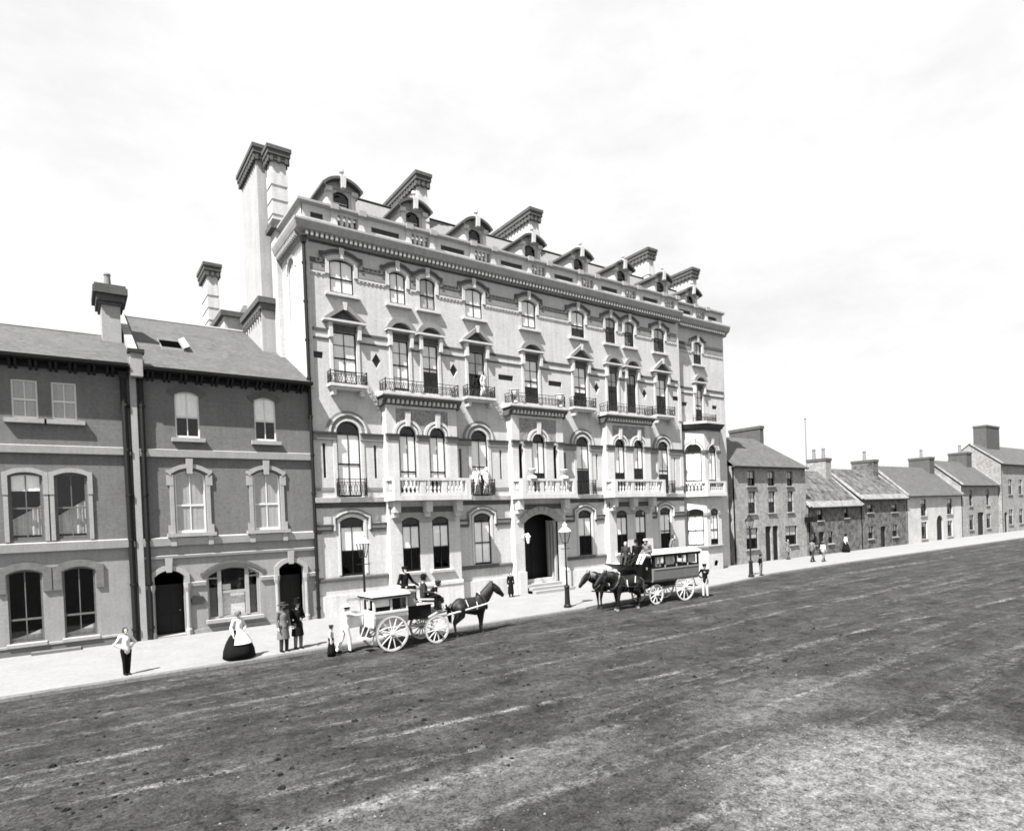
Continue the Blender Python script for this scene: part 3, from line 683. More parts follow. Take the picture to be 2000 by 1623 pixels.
# pavilion canted bay
pts = [(28.05, .5), (29.3, -.6), (31.1, -.6), (32.35, .5)]
pvb = None
for i in range(3):
    a, b = pts[i], pts[i + 1]; L = math.hypot(b[0] - a[0], b[1] - a[1]); u = ((b[0] - a[0]) / L, (b[1] - a[1]) / L)
    M = Matrix(((u[0], -u[1], 0, a[0]), (u[1], u[0], 0, a[1]), (0, 0, 1, 0), (0, 0, 0, 1)))
    w1 = 1.2 if i != 1 else .95
    hs = [hole(L / 2, w1, 5.9, 8.95, w1 / 2), hole(L / 2, w1, 1.92, 4.46, .2)] + ([hole(L / 2 + .1, .5, .3, .55, .2)] if i == 1 else [])
    w = MB(M); w.wall(rect(0, L, -.4, 10.6), hs, 0, .16); o = w.build('canted_bay_face', 'hotel', H)
    t = MM(M); s = t['stone']; g = t['grime']; d = t['band']
    band(s, L / 2, w1, 8.95, w1 / 2, .02, .12, -.06, 0); band(d, L / 2, w1, 8.95, w1 / 2, .12, .22, -.05, 0); band(s, L / 2, w1, 4.46, .2, .02, .2, -.05, 0, .1); keystone(s, L / 2, 9.5, 10.1, .2, .34, -.14, 0)
    for u0, u1 in ranges(-.02, L + .02, [(L / 2 - w1 / 2, L / 2 + w1 / 2)]): g.box(u0, u1, -.13, 0, 8.86, 9.06); d.box(u0, u1, -.08, 0, 4.14, 4.34)
    d.profx([(-.14, 1.72), (-.16, 1.86), (0, 1.9), (0, 1.7)], -.04, L + .04); None
    t.build('bay_stonework', o)
    window(H, L / 2, w1, 5.9, 8.95, w1 / 2, 0, 1 if i != 1 else .7, M, transom=True, meet=.3); window(H, L / 2, w1, 1.92, 4.46, .2, 0, 1 if i != 1 else .8, M, transom=True, meet=.5, tz=4.2)
    if i == 1:
        k = MB(M); k.box(L / 2 - .3, L / 2 + .5, .1, .14, .2, .9); k.build('cellar_light', 'void', o)
def off(pts, e, zs=None):
    return [(pts[0][0] - e, pts[0][1]), (pts[1][0] - e * .55, pts[1][1] - e), (pts[2][0] + e * .55, pts[2][1] - e), (pts[3][0] + e, pts[3][1])]
c = MB(); c.plan(off(pts, .1), 10.55, 10.75); c.plan(off(pts, .28), 10.75, 10.9); c.plan(off(pts, .38), 10.9, 11.02); c.build('canted_bay_cornice', 'grime', H)
c = MB(); c.plan(off(pts, .46), 11.02, 11.18); c.build('canted_bay_shelf', 'stone', H)
balustrade(H, off(pts, .22), 5.86, 6.72, slab=.26, yback=.49)
railing(H, 29.4, 31.1, -.4, 11.18, 11.8, yb=.4)
# downpipes
def pipe(pts, r=.06, parent=None, hop=True, m='iron'):
    p = MB(); p.tube(pts, r, 8)
    z = pts[-1][2]
    x, y = pts[-1][0], pts[-1][1]; k = .5
    while k < pts[0][2] - .3: p.lathe((x, y, k), [(r * 1.35, -.05), (r * 1.35, .05)], 8); k += 1.85
    if hop: p.prism([(pts[0][0] - .1, pts[0][2] - .3), (pts[0][0] + .1, pts[0][2] - .3), (pts[0][0] + .17, pts[0][2]), (pts[0][0] - .17, pts[0][2])], pts[0][1] - .12, pts[0][1] + .1)
    return p.build('downpipe', m, parent)
pipe([(-.02, -.16, 18.4), (-.02, -.12, -.1)], .085, H)
pipe([(27.65, .38, 18.3), (27.65, .38, 0)], .08, H)
# ------------------------------------------------------------------ two brick houses on the left
def house_window(parent, x, w, z0, zs, h, y=0, blind=1.0, mat_b='blind', mat_f='dark_wood', sillw=.5, sm='trim', **k):
    window(parent, x, w, z0, zs, h, y, blind, mat_b=mat_b, mat_f=mat_f, **k)
    sill(parent, x, w + sillw, z0, .18, .16, y=y, m=sm)
def eaves(parent, x0, x1, z, y=0, over=.52, step=.62):
    e = MB(); e.profx([(y - over, z), (y - over - .1, z + .03), (y - over - .12, z + .15), (y - over + .02, z + .15)], x0, x1); e.build('gutter', 'iron', parent)
    s = MB(); s.profx([(y - over + .01, z + .02), (y - over + .01, z + .1), (y, z + .1), (y, z - .0)], x0, x1); s.profx([(y - .1, z - .22), (y - .1, z), (y, z), (y, z - .22)], x0, x1)
    x = x0 + .25
    while x < x1 - .2:
        for k in (-.09, .09): s.profx([(y - over + .08, z), (y - over + .12, z - .08), (y - .1, z - .28), (y, z - .34), (y, z)], x + k - .045, x + k + .045)
        x += step
    s.build('eaves_brackets', 'dark_wood', parent)
def gable_roof(parent, x0, x1, y0, z0, y1, z1, y2, z2, m, th=.12, name='roof'):
    r = MB(); r.profx([(y0, z0), (y1, z1), (y2, z2), (y2, z2 - th), (y1, z1 - th), (y0, z0 - th)][::-1], x0, x1)
    o = r.build(name, m, parent); k = MB(); k.tube([(x0, y1, z1), (x1, y1, z1)], .09, 6); k.build('roof_ridge', 'trim', o); return o

HB = empty('brick_house', 'dark brick house with two arched doorways and a shop window, adjoining the hotel', 'house', (-3.5, 0, 0), 0, 'dark brick terraced houses')
HA = empty('brick_house', 'dark brick house with paired windows and one capped chimney, farthest from the hotel', 'house', (-12, 0, 0), 0, 'dark brick terraced houses')
_cur = None
class Rel:                                   # children are written in world coordinates
    def __init__(s, p): s.p = p
def fixp(root):
    bpy.context.view_layer.update()
    inv = Matrix.Translation(-Vector(root.location))
    for c in root.children: c.matrix_parent_inverse = inv
hb3 = [(-5.34, .95), (-2.1, .95)]; hb2 = [(-5.36, 1.18), (-2.17, 1.14)]
DR = [(-6.31, 1.1), (-1.22, 1.1)]
hs = [hole(x, w, 8.5, 10.36, .16) for x, w in hb3] + [hole(x, w, 4.4, 6.88, .2) for x, w in hb2]
MB().wall(rect(-7.3, -.02, 4.05, 11.25), hs, 0, .16).build('upper_wall', 'house', HB)
hs = [hole(x, w, -.3, 2.55, .26) for x, w in DR] + [hole(-3.75, 2.2, .52, 2.42, .42)]
MB().wall(rect(-7.3, -.02, -.5, 4.05), hs, 0.004, .2).build('ground_floor_wall', 'house_low', HB)
MB().box(-7.2, -.1, 1.0, 1.05, -.4, 11.2).build('dark_room_backing', 'void', HB)  # black backing sheet, room shade given by its colour
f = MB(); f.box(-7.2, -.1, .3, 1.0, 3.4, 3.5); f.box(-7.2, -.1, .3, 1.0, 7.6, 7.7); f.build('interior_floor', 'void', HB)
for pr_ in ([(-.13, 7.66), (-.15, 7.96), (0, 8.0), (0, 7.66)], [(-.14, 3.88), (-.17, 4.2), (0, 4.25), (0, 3.88)], [(-.09, 3.34), (-.11, 3.45), (0, 3.48), (0, 3.34)]): MB().profx(pr_, -7.26, -.04).build('string_course', 'trim', HB)
for a, b in ((-7.26, -7.05), (-5.56, -4.9), (-2.6, -1.95), (-.5, -.06)): MB().profx([(-.08, 2.08), (-.1, 2.24), (0, 2.27), (0, 2.08)], a, b).build('impost_string', 'trim', HB)
for x, w in hb2:
    s = MB(); band(s, x, w, 6.88, .2, .12, .3, -.1, 0, 0)
    for q in (-1, 1):
        s.box(x + q * (w / 2 + .17) - .13, x + q * (w / 2 + .17) + .13, -.08, 0, 6.45, 6.9); s.box(x + q * (w / 2 + .12) - .08, x + q * (w / 2 + .12) + .08, -.07, 0, 4.75, 6.45); s.box(x + q * (w / 2 + .17) - .13, x + q * (w / 2 + .17) + .13, -.08, 0, 4.4, 4.75)
        s.box(x + q * .72 - .1, x + q * .72 + .1, -.2, 0, 3.86, 4.24)
    keystone(s, x, 6.95, 7.6, .2, .28, -.16, 0)
    s.box(x - .95, x + .95, -.26, 0, 4.24, 4.4); s.build('window_surround', 'trim', HB)
for x, w in DR:
    s = MB(); band(s, x, w, 2.55, .26, .02, .22, -.1, 0, .3); keystone(s, x, 2.75, 3.34, .2, .28, -.17, 0)
    for q in (-1, 1):
        s.lathe((x + q * (w / 2 + .13), -.06, 0), [(.13, -.3), (.13, .22), (.09, .3), (.08, 1.85), (.14, 2.05), (.16, 2.25)], 8)
    s.build('doorway_surround', 'trim', HB)
s = MB(); s.box(-4.95, -2.55, -.24, 0, .38, .53); s.build('window_sill', 'trim', HB)
p = MB(); p.box(-7.26, -6.98, -.07, 0.0, -.4, .18); p.box(-5.64, -1.9, -.07, 0, -.4, .18); p.box(-.55, -.04, -.07, 0, -.4, .12); p.build('wall_plinth', 'house_low', HB)
p = MB()
for x, w in hb3: band(p, x, w, 10.36, .16, .0, .26, -.04, 0, .0); p.build('brick_arch', 'dark_brick', HB); p = MB()
band(p, -3.75, 2.2, 2.42, .42, .12, .26, -.04, 0)
p.build('brick_arch', 'dark_brick', HB)
window(HB, hb3[0][0], .95, 8.5, 10.36, .16, 0, .55, mat_f='light_wood'); sill(HB, -5.34, 1.3, 8.5, .2, .17, m='trim')
window(HB, hb3[1][0], .95, 8.5, 10.36, .16, 0, .5, mat_f='light_wood'); sill(HB, -2.1, 1.3, 8.5, .2, .17, m='trim')
for x, w in hb2: window(HB, x, w, 4.4, 6.88, .2, 0, 1.0, mat_f='light_wood', mat_b='grey_blind', meet=.48)
for x, w in DR:
    d = MB(); d.box(x - w / 2, x + w / 2, .5, .56, -.3, 2.2)
    for q in (-.26, .26):
        for z in (.15, 1.15): d.box(x + q - .19, x + q + .19, .475, .501, z, z + .8)
    o = d.build('front_door', 'dark_wood', HB); d = MB(); d.ell((x + .42, .45, 1.05), (.035, .035, .035), 8, 5); d.build('door_knob', 'trim', o)
    d = MB(); d.box(x - w / 2, x + w / 2, -.12, .5, -.2, .06); d.build('doorstep', 'trim', HB)
# shop window: three lights with a bill board and papers
w = MB()
frame_loop(w, -3.75, 2.2, .52, 2.42, .42, .09, .14, .24)
for x in (-4.33, -3.17): w.box(x - .08, x + .08, .12, .23, .6, 2.7)
w.box(-4.3, -3.2, .15, .22, 1.62, 1.74); w.box(-4.85, -4.38, .15, .22, 2.3, 2.36); w.box(-3.12, -2.66, .15, .22, 2.3, 2.36)
o = w.build('shop_window', 'trim', HB); g = MB(); g.prism(hole(-3.75, 2.1, .56, 2.42, .38), .19, .196); g.build('pane', 'glass', o)
b = MB(); b.box(-4.24, -3.26, .3, .31, .6, 1.6); b.box(-4.2, -3.85, .26, .27, 1.76, 2.02); b.build('paper_bill', 'poster', o)
b = MB(); b.box(-4.84, -4.42, .32, .33, .55, 1.9); b.box(-3.08, -2.68, .32, .33, .55, 1.9); b.build('blind', 'plinth', o)
b = MB(); b.prism([(-5.52, 1.5), (-5.48, 1.28), (-5.05, 1.28), (-4.98, 1.42), (-5.03, 1.6), (-5.4, 1.64)], -.07, 0); b.build('name_plate', 'plaque', HB)
eaves(HB, -6.95, .02, 11.18)
rB = gable_roof(HB, -7.0, -.01, -.52, 11.3, 8.2, 15.9, 17, 11.2, 'slate')
MB().box(-7.2, -.05, 16.8, 17, -.4, 11.1).build('back_wall', 'house', HB)
sk = MB(); sl_ = .527; zr = lambda y: 11.3 + (y + .52) * sl_
sk.add([(x, y, zr(y) + dz) for dz in (.01, .14) for x, y in ((-5.9, 2.5), (-5.0, 2.5), (-5.0, 4.1), (-5.9, 4.1))], [(0, 1, 5, 4), (1, 2, 6, 5), (2, 3, 7, 6), (3, 0, 4, 7)])
o = sk.build('skylight', 'trim', rB); g = MB(); g.add([(x, y, zr(y) + .03) for x, y in ((-5.9, 2.5), (-5.0, 2.5), (-5.0, 4.1), (-5.9, 4.1))], [(0, 1, 2, 3)]); g.build('pane', 'void', o)
g = MB(); g.add([(-5.0, 2.45, zr(2.5) + .15), (-5.0, 4.1, zr(4.1) + .16), (-4.75, 4.1, zr(4.1) + .3), (-4.75, 2.45, zr(2.5) + .28)], [(0, 1, 2, 3)]); g.build('skylight_flap', 'trim', o)
# gable wall, pier and pipes between the houses
g = MB(); g.profx([(-.25, 10.9), (-.25, 11.75), (8.2, 16.25), (17, 11.4), (17, 10.9)][::-1], -7.34, -7.02); g.build('gable_wall', 'trim', HB)
g = MB(); g.box(-7.45, -7.22, -.16, 0, -.3, 11.8); g.box(-7.42, -6.98, -.55, -.2, 10.9, 11.85); g.build('party_pier', 'trim', HB)
g = MB(); g.box(-7.5, -6.9, -.62, -.15, 11.85, 12.0); g.build('pier_cap', 'lead', HB)
pipe([(-7.05, -.14, 11.1), (-7.05, -.12, -.1)], .09, HB); fixp(HB)

ha3 = [(-10.9, .8), (-9.67, .8)]; ha2 = [(-11.0, .98), (-9.58, 1.0)]; ha1 = [(-11.16, 1.06), (-9.46, 1.06)]
hs = [hole(x, w, 9.0, 10.5) for x, w in ha3] + [hole(x, w, 4.36, 6.8, .12) for x, w in ha2]
MB().wall(rect(-22, -7.31, 4.05, 11.35), hs, 0, .16).build('upper_wall', 'house', HA)
hs = [hole(x, w, .42, 3.06, .16) for x, w in ha1]
MB().wall(rect(-22, -7.31, -.6, 4.05), hs, .004, .16).build('ground_floor_wall', 'house_low', HA)
MB().box(-21.9, -7.4, 1.0, 1.05, -.4, 11.2).build('dark_room_backing', 'void', HA)  # black backing sheet, colour stands in for room shade
f = MB(); f.box(-21.9, -7.4, .3, 1.0, 3.5, 3.6); f.box(-21.9, -7.4, .3, 1.0, 7.6, 7.7); f.build('interior_floor', 'void', HA)
for pr_ in ([(-.13, 7.7), (-.15, 7.98), (0, 8.02), (0, 7.7)], [(-.15, 3.9), (-.18, 4.22), (0, 4.26), (0, 3.9)]): MB().profx(pr_, -22, -7.5).build('string_course', 'trim', HA)
for x, w in ha2: s = MB(); band(s, x, w, 6.8, .12, .04, .21, -.08, 0, .7); s.box(x + w / 2 + .05, x + w / 2 + .19, -.06, 0, 4.3, 6.095); s.box(x - w / 2 - .19, x - w / 2 - .05, -.06, 0, 4.3, 6.095); s.build('window_surround', 'trim', HA)
for x, w in ha1: s = MB(); band(s, x, w, 3.06, .16, .03, .3, -.07, 0, .7); s.build('window_hood', 'house', HA)
p = MB(); p.box(-22, -7.9, -.14, 0, -.5, .3); p.box(-11.05, -9.5, -.5, -.14, -.2, .1); p.build('wall_plinth', 'plinth', HA)
p = MB(); p.box(-22, -7.9, -.17, 0, .3, .38); p.build('plinth_top', 'trim', HA)
for i, (x, w) in enumerate(ha3): house_window(HA, x, w, 9.0, 10.5, 0, blind=[.99, .99][i], mat_f='light_wood', mat_b='grey_blind')
for i, (x, w) in enumerate(ha2): window(HA, x, w, 4.36, 6.8, .12, 0, [.25, 0][i], mat_f='sash'); 
for i, (x, w) in enumerate(ha1): window(HA, x, w, .42, 3.06, .16, 0, 0, meet=.35, mat_f='sash'); sill(HA, x, w + .16, .44, .2, .12, m='trim')
cu = MB()
for (x, w), z0, hh in ((ha2[0], 4.5, 1.2), (ha2[1], 4.5, 1.4)):
    n = 14; cu.add([(x - w * .45 + w * .9 * i / n, .26 + .02 * math.sin(i * 1.7), z0 + (hh * (.55 + .45 * (i / n)) if k else .05)) for k in (0, 1) for i in range(n + 1)], [(i, i + 1, n + 2 + i, n + 1 + i) for i in range(n)])
for (x, w), z0 in ((ha1[0], .5), (ha1[1], .5)):
    n = 14; cu.add([(x - w * .45 + w * .9 * i / n, .3, z0 + ((.12 + .3 * (i / n) ** 1.5) if k else .02)) for k in (0, 1) for i in range(n + 1)], [(i, i + 1, n + 2 + i, n + 1 + i) for i in range(n)])
cu.build('lace_curtain', 'curtain', HA)
eaves(HA, -22, -7.5, 11.22)
rA = gable_roof(HA, -22, -7.36, -.52, 11.36, 4.0, 13.6, 9, 11.2, 'slate')
MB().box(-22, -7.4, 8.8, 9, -.4, 11.1).build('back_wall', 'house', HA)
MB().box(-22, -21.9, .1, 8.8, -.4, 11.2).build('end_wall', 'house', HA)
c = MB(); c.box(-8.16, -7.44, 3.0, 4.6, 12.3, 15.2); o = c.build('chimney', 'trim', HA)
c = MB(); c.box(-8.24, -7.36, 2.92, 4.68, 14.75, 14.9); c.box(-8.34, -7.26, 2.82, 4.78, 14.9, 15.2); c.box(-8.46, -7.14, 2.7, 4.9, 15.2, 15.5); c.box(-8.4, -7.2, 2.76, 4.84, 15.5, 15.62); c.build('chimney_cap', 'grime', o)
c = MB(); c.lathe((-7.86, 3.5, 15.6), [(.16, 0), (.12, .6), (.15, .64), (.13, .72)], 10); c.build('chimney_pot', 'clay', o)
pipe([(-7.68, -.14, 11.1), (-7.62, -.12, -.1)], .11, HA); fixp(HA)

# ------------------------------------------------------------------ cottages beyond the hotel
def cottage(label, x0, x1, y, ze, ridge, wins, doors, wall, roofm, chims, hip=False, frame='dark_wood', depth=7.5, blinds=.5, cat='cottage', eave=.28, group='houses beyond the hotel', pale=False):
    root = empty('cottage' if cat == 'cottage' else 'townhouse', label, cat, ((x0 + x1) / 2, y, 0), 0, group)
    hs = [hole(a + (b - a) / 2, b - a, z0, z1, 0) for a, b, z0, z1 in wins] + [hole((a + b) / 2, b - a, -.2, z, h) for a, b, z, h in doors]
    MB().wall(rect(x0, x1, -.4, ze + .02), hs, y, .18).build('wall', wall, root)
    yr = y + 3.6
    e = MB(); e.profx([(y, -.4), (y + depth, -.4), (y + depth, ze - .2), (yr, ridge - .2), (y, ze)] if not hip else [(y, -.4), (y + depth, -.4), (y + depth, ze), (y, ze)], x0 + .002, x0 + .2)
    e.profx([(y + .01, -.4), (y + depth, -.4), (y + depth, ze - .2), (yr, ridge - .2), (y + .01, ze)] if not hip else [(y + .01, -.4), (y + depth, -.4), (y + depth, ze), (y + .01, ze)], x1 - .2, x1 - .002)
    e.box(x0 + .1, x1 - .1, y + depth - .1, y + depth + .1, -.4, ze - .2); e.build('end_wall', wall, root)
    MB().box(x0 + .2, x1 - .2, y + .9, y + .95, -.4, ze).build('dark_room_backing', 'void', root)  # black sheet in place of the cottage's unlit rooms
    r = MB()
    if hip:
        r.add([(x0 - .15, y - eave, ze), (x1 + .2, y - eave, ze), (x1 - 2.3, yr, ridge), (x0 - .15, yr, ridge), (x1 + .2, y + depth + .2, ze), (x0 - .15, y + depth + .2, ze)], [(0, 1, 2, 3), (1, 4, 2), (3, 2, 4, 5)])
        r.profx([(y - eave, ze - .1), (y - eave, ze - .002), (y, ze - .002), (y, ze - .1)], x0 - .15, x1 + .2)
    else: r.profx([(y - eave, ze), (yr, ridge), (y + depth + .2, ze - .1), (y + depth + .2, ze - .22), (yr, ridge - .14), (y - eave, ze - .12)][::-1], x0 - .02, x1 + .02)
    ro = r.build('roof', roofm, root)
    if not hip:
        for xx in (x0, x1): k = MB(); k.bar((xx, y - eave, ze + .06), (xx, yr, ridge + .06), .28, .16); k.build('gable_coping', 'cott', ro)
    if pale:
        sl_ = (ridge - ze) / (3.6 + eave); e = MB(); e.add([(x, yy, ze + (yy - y + eave) * sl_ + dz) for dz in (.01, .05) for x in (x0 + .02, x1 - .02) for yy in (y - eave - .02, y - eave + .55)], [(0, 1, 3, 2), (4, 6, 7, 5), (0, 2, 6, 4)]); e.build('eaves_course', 'eaves', ro)
    g = MB(); g.tube([(x0, y - eave - .05, ze - .06), (x1, y - eave - .05, ze - .06)], .06, 6); g.build('gutter', 'iron', ro)
    for a, b, z0, z1 in wins:
        window(root, (a + b) / 2, b - a, z0, z1, 0, y, blinds, mat_f=frame, mat_b='curtain', depth=.12); sill(root, (a + b) / 2, b - a + .3, z0, .12, .1, y=y, m='cott')
    for a, b, z, h in doors:
        d = MB(); d.box(a, b, y + .15, y + .2, -.2, z + h); d.box(a + .1, b - .1, y + .13, y + .151, .2, 1.0); d.build('door', 'dark_wood', root)
    for x, w, y0, y1, zb, zt, m, pots in chims:
        c = MB(); c.box(x, x + w, y0, y1, zb, zt - .3); o = c.build('chimney', m, root); c = MB(); c.box(x - .06, x + w + .06, y0 - .06, y1 + .06, zt - .28, zt); c.build('chimney_cap', 'grime', o)
        if pots:
            c = MB()
            for i in range(pots): c.lathe((x + w / 2, y0 + (y1 - y0) * (i + .5) / pots, zt), [(.2, 0), (.15, .9), (.2, .95), (.17, 1.1)], 8)
            c.build('chimney_pot', 'clay', o)
    fixp(root); return root
ctt = cottage('three storey rendered townhouse with a hipped slate roof next to the hotel', 34.35, 45.35, .6, 8.08, 11.1,
        [(a, b, z0, z1) for a, b in ((36.4, 37.5), (39.35, 40.4), (42.3, 43.25)) for z0, z1 in ((6.45, 7.72), (4.12, 5.96))] + [(36.0, 37.7, 1.15, 2.92), (41.8, 43.7, 1.2, 2.88)],
        [(38.75, 39.65, 2.95, .05), (39.85, 40.75, 2.95, .05)], 'cott', 'slate', [(44.7, .6, 4.6, 8.0, 8.5, 12.5, 'grime', 0)], hip=True, cat='townhouse')
b = MB(); b.box(44.9, 45.6, -.25, .55, 3.15, 3.6); b.bar((45.2, .6, 3.75), (45.2, -.2, 3.65), .05, .05); b.build('projecting_sign', 'black_paint', ctt); fixp(ctt)
cottage('low dark rubble cottage with a mossy roof beside the townhouse', 45.5, 55.35, .5, 4.45, 8.2,
        [(47.1, 48.0, 3.2, 4.25), (52.0, 52.8, 3.3, 4.25), (45.9, 46.7, .95, 2.1), (48.9, 49.8, .95, 2.1)], [(47.2, 48.2, 2.1, .05)], 'cott_dark', 'oldroof', [(54.0, 1.1, 3.2, 5.2, 6.6, 9.5, 'cott', 2)], pale=True)
cottage('low dark rubble cottage with small windows, beside the limewashed one', 55.4, 65.7, .5, 5.05, 8.5,
        [(56.8, 57.9, 3.7, 4.55), (62.2, 63.4, 3.6, 4.45), (56.8, 57.9, 1.0, 2.3), (62.2, 63.4, .95, 2.25)], [(59.5, 60.7, 2.15, .05)], 'cott_dark', 'oldroof', [(64.3, 1.2, 3.2, 5.6, 7.0, 9.6, 'cott_dark', 1)], pale=True)
cottage('limewashed white cottage with a round headed dark door', 65.75, 81.1, .5, 5.3, 9.0,
        [(69.4, 70.9, 3.0, 4.9), (76.7, 78.3, 3.0, 4.85), (69.4, 70.9, .35, 2.3), (76.7, 78.2, .3, 2.2)], [(73.6, 75.4, 2.05, .9)], 'cott_white', 'slate', [(79.3, 1.5, 3.2, 5.6, 7.4, 10.3, 'grime', 1)], blinds=.25, frame='dark_wood')
cottage('taller pale cottage behind the limewashed one, near the corner building', 81.2, 94.0, .5, 6.5, 10.0,
        [(83.7, 84.8, 3.85, 5.9), (89.6, 90.7, 3.85, 5.9), (83.6, 85.0, .8, 2.7), (89.5, 91.0, .8, 2.7)], [(86.4, 88.6, 2.9, .1)], 'cott', 'slate', [(91.5, 1.8, 3.2, 5.4, 8.2, 11.3, 'grime', 1)], blinds=.3, frame='dark_wood')
cottage('tall pale corner building with a massive dark chimney at the far end of the street', 94.4, 132, .2, 9.4, 12.6,
        [(97 + i * 4.2, 98.6 + i * 4.2, z, z + 2.1) for i in range(8) for z in (1.0, 5.2)], [(95.2, 96.4, 2.6, .2)], 'cott', 'slate', [(98.5, 5.2, 3.0, 4.6, 9.6, 15.4, 'grime', 0)], cat='townhouse', blinds=.4)
fp = MB(); fp.tube([(60.8, 9.0, 0), (60.8, 9.0, 14.8)], [.11, .05], 8); o = fp.build('flagpole', 'clay'); o['label'] = 'thin bare flagpole standing behind the low cottage roofs'; o['category'] = 'flagpole'
b = MB(); b.ell((60.8, 9.0, 14.85), (.12, .12, .12), 8, 6); b.build('finial', 'clay', o)

# ------------------------------------------------------------------ ground
def struct(name, mb, m):
    o = mb.build(name, m); o['kind'] = 'structure'; return o
KB = [(-90, -7.66), (-14, -7.64), (11, -7.6), (20, -7.05), (25.5, -6.35), (30, -5.5), (40, -5.4), (75, -5.8), (140, -6.2), (400, -8)]
def road_mat():
    m = bpy.data.materials.new('mud_road'); m.use_nodes = True
    nt = m.node_tree; N = nt.nodes; L = nt.links; p = N['Principled BSDF']; p.inputs['Roughness'].default_value = .95; p.inputs['Specular IOR Level'].default_value = .12
    geo = N.new('ShaderNodeNewGeometry'); pos = geo.outputs['Position']
    def mp(sx, sy, rz=0):
        n = N.new('ShaderNodeMapping'); n.inputs['Scale'].default_value = (sx, sy, 1); n.inputs['Rotation'].default_value = (0, 0, rz); L.new(pos, n.inputs[0]); return n.outputs[0]
    def noise(v, sc, det=4, rg=.6):
        n = N.new('ShaderNodeTexNoise'); n.inputs['Scale'].default_value = sc; n.inputs['Detail'].default_value = det; n.inputs['Roughness'].default_value = rg; L.new(v, n.inputs['Vector']); return n.outputs[0]
    def mth(op, a, b=0.0, c=None):
        n = N.new('ShaderNodeMath'); n.operation = op
        for i, v in enumerate((a, b) if c is None else (a, b, c)):
            if isinstance(v, (int, float)): n.inputs[i].default_value = v
            else: L.new(v, n.inputs[i])
        return n.outputs[0]
    def step(v, a, b):
        n = N.new('ShaderNodeMapRange'); n.interpolation_type = 'SMOOTHSTEP'; n.inputs['From Min'].default_value = a; n.inputs['From Max'].default_value = b; L.new(v, n.inputs['Value']); return n.outputs[0]
    fine = noise(pos, 4.5, 10, .8); mid = noise(pos, .8, 6, .65); spk = noise(pos, 22, 4, .7); patch = noise(mp(.35, .8), 1.0, 6, .7)
    rut1 = noise(mp(.045, 1.3, rad(-2)), 1.0, 4, .6); rut2 = noise(mp(.16, 3.6, rad(-3)), 1.0, 6, .75); brk = noise(mp(.45, 1.5), 1.0, 6, .75); brk2 = noise(mp(1.4, 4.0), 1.0, 5, .7)
    wig = mth('ADD', rut1, mth('MULTIPLY', mth('SUBTRACT', fine, .5), .10))
    r1 = mth('MULTIPLY', step(wig, .53, .70), step(brk, .36, .56)); r2 = mth('MULTIPLY', step(mth('ADD', rut2, mth('MULTIPLY', mth('SUBTRACT', spk, .5), .12)),   .56, .70), step(brk, .38, .54))
    rut = mth('MULTIPLY', mth('MAXIMUM', mth('MULTIPLY', r1, .5), mth('MULTIPLY', r2, .5)), step(mth('ADD', mth('MULTIPLY', fine, .6), mth('MULTIPLY', brk2, .4)), .40, .60))
    sp = N.new('ShaderNodeSeparateXYZ'); L.new(pos, sp.inputs[0])
    wob = mth('MULTIPLY', mth('SUBTRACT', noise(mp(.14, .02), 1.0, 3), .5), 1.1); edge = mth('MULTIPLY', mth('SUBTRACT', fine, .5), .34)
    for y0, sl, wd_, br in ((-14.75, .01, .12, .75), (-16.4, -.085, .08, .55), (-17.85, -.08, .11, .95), (-12.7, .0, .09, .4), (-19.4, -.06, .12, .45), (-10.6, 0, .08, .3)):
        dd = mth('ABSOLUTE', mth('ADD', mth('SUBTRACT', mth('SUBTRACT', sp.outputs[1], y0), mth('MULTIPLY', sp.outputs[0], sl)), mth('ADD', wob, edge)))
        n_ = N.new('ShaderNodeMapping'); n_.inputs['Scale'].default_value = (.35, 1, 1); n_.inputs['Location'].default_value = (y0 * 3.1, y0, 0); L.new(pos, n_.inputs[0])
        rut = mth('MAXIMUM', rut, mth('MULTIPLY', mth('MULTIPLY', step(dd, wd_ + .1, wd_ * .3), br), mth('MULTIPLY', step(noise(n_.outputs[0], 1.0, 6, .75), .44, .64), step(mth('ADD', mth('MULTIPLY', brk2, .5), mth('MULTIPLY', spk, .5)), .40, .60))))
    def blob(cx, cy, rx, ry, lo=1.25, hi=.55):
        d = mth('SQRT', mth('ADD', mth('POWER', mth('DIVIDE', mth('SUBTRACT', sp.outputs[0], cx), rx), 2), mth('POWER', mth('DIVIDE', mth('SUBTRACT', sp.outputs[1], cy), ry), 2)))
        return step(mth('ADD', d, mth('MULTIPLY', mth('SUBTRACT', noise(pos, 1.6, 6, .7), .5), 1.1)), lo, hi)
    gravel = mth('MAXIMUM', blob(.9, -26.5, 3.9, 3.7), mth('MULTIPLY', blob(4.0, -21.5, 3.2, 1.5), .35))
    gravel = mth('MAXIMUM', gravel, mth('MULTIPLY', blob(-4.5, -20.9, 5, 1.0), .35))
    dark = step(noise(mp(.35, .7), 1.3, 5, .7), .60, .72)
    base = mth('ADD', .029, mth('MULTIPLY', mth('SUBTRACT', mid, .5), .05))
    base = mth('ADD', base, mth('MULTIPLY', mth('SUBTRACT', patch, .5), .06))
    base = mth('ADD', base, mth('MULTIPLY', rut, .15))
    base = mth('ADD', base, mth('MULTIPLY', gravel, mth('ADD', .075, mth('MULTIPLY', mth('SUBTRACT', fine, .5), .14))))
    base = mth('MULTIPLY', base, mth('SUBTRACT', 1.0, mth('MULTIPLY', dark, .5)))
    gr_ = mth('ADD', mth('MULTIPLY', mth('SUBTRACT', fine, .5), 2.6), mth('MULTIPLY', mth('SUBTRACT', spk, .5), 2.4))
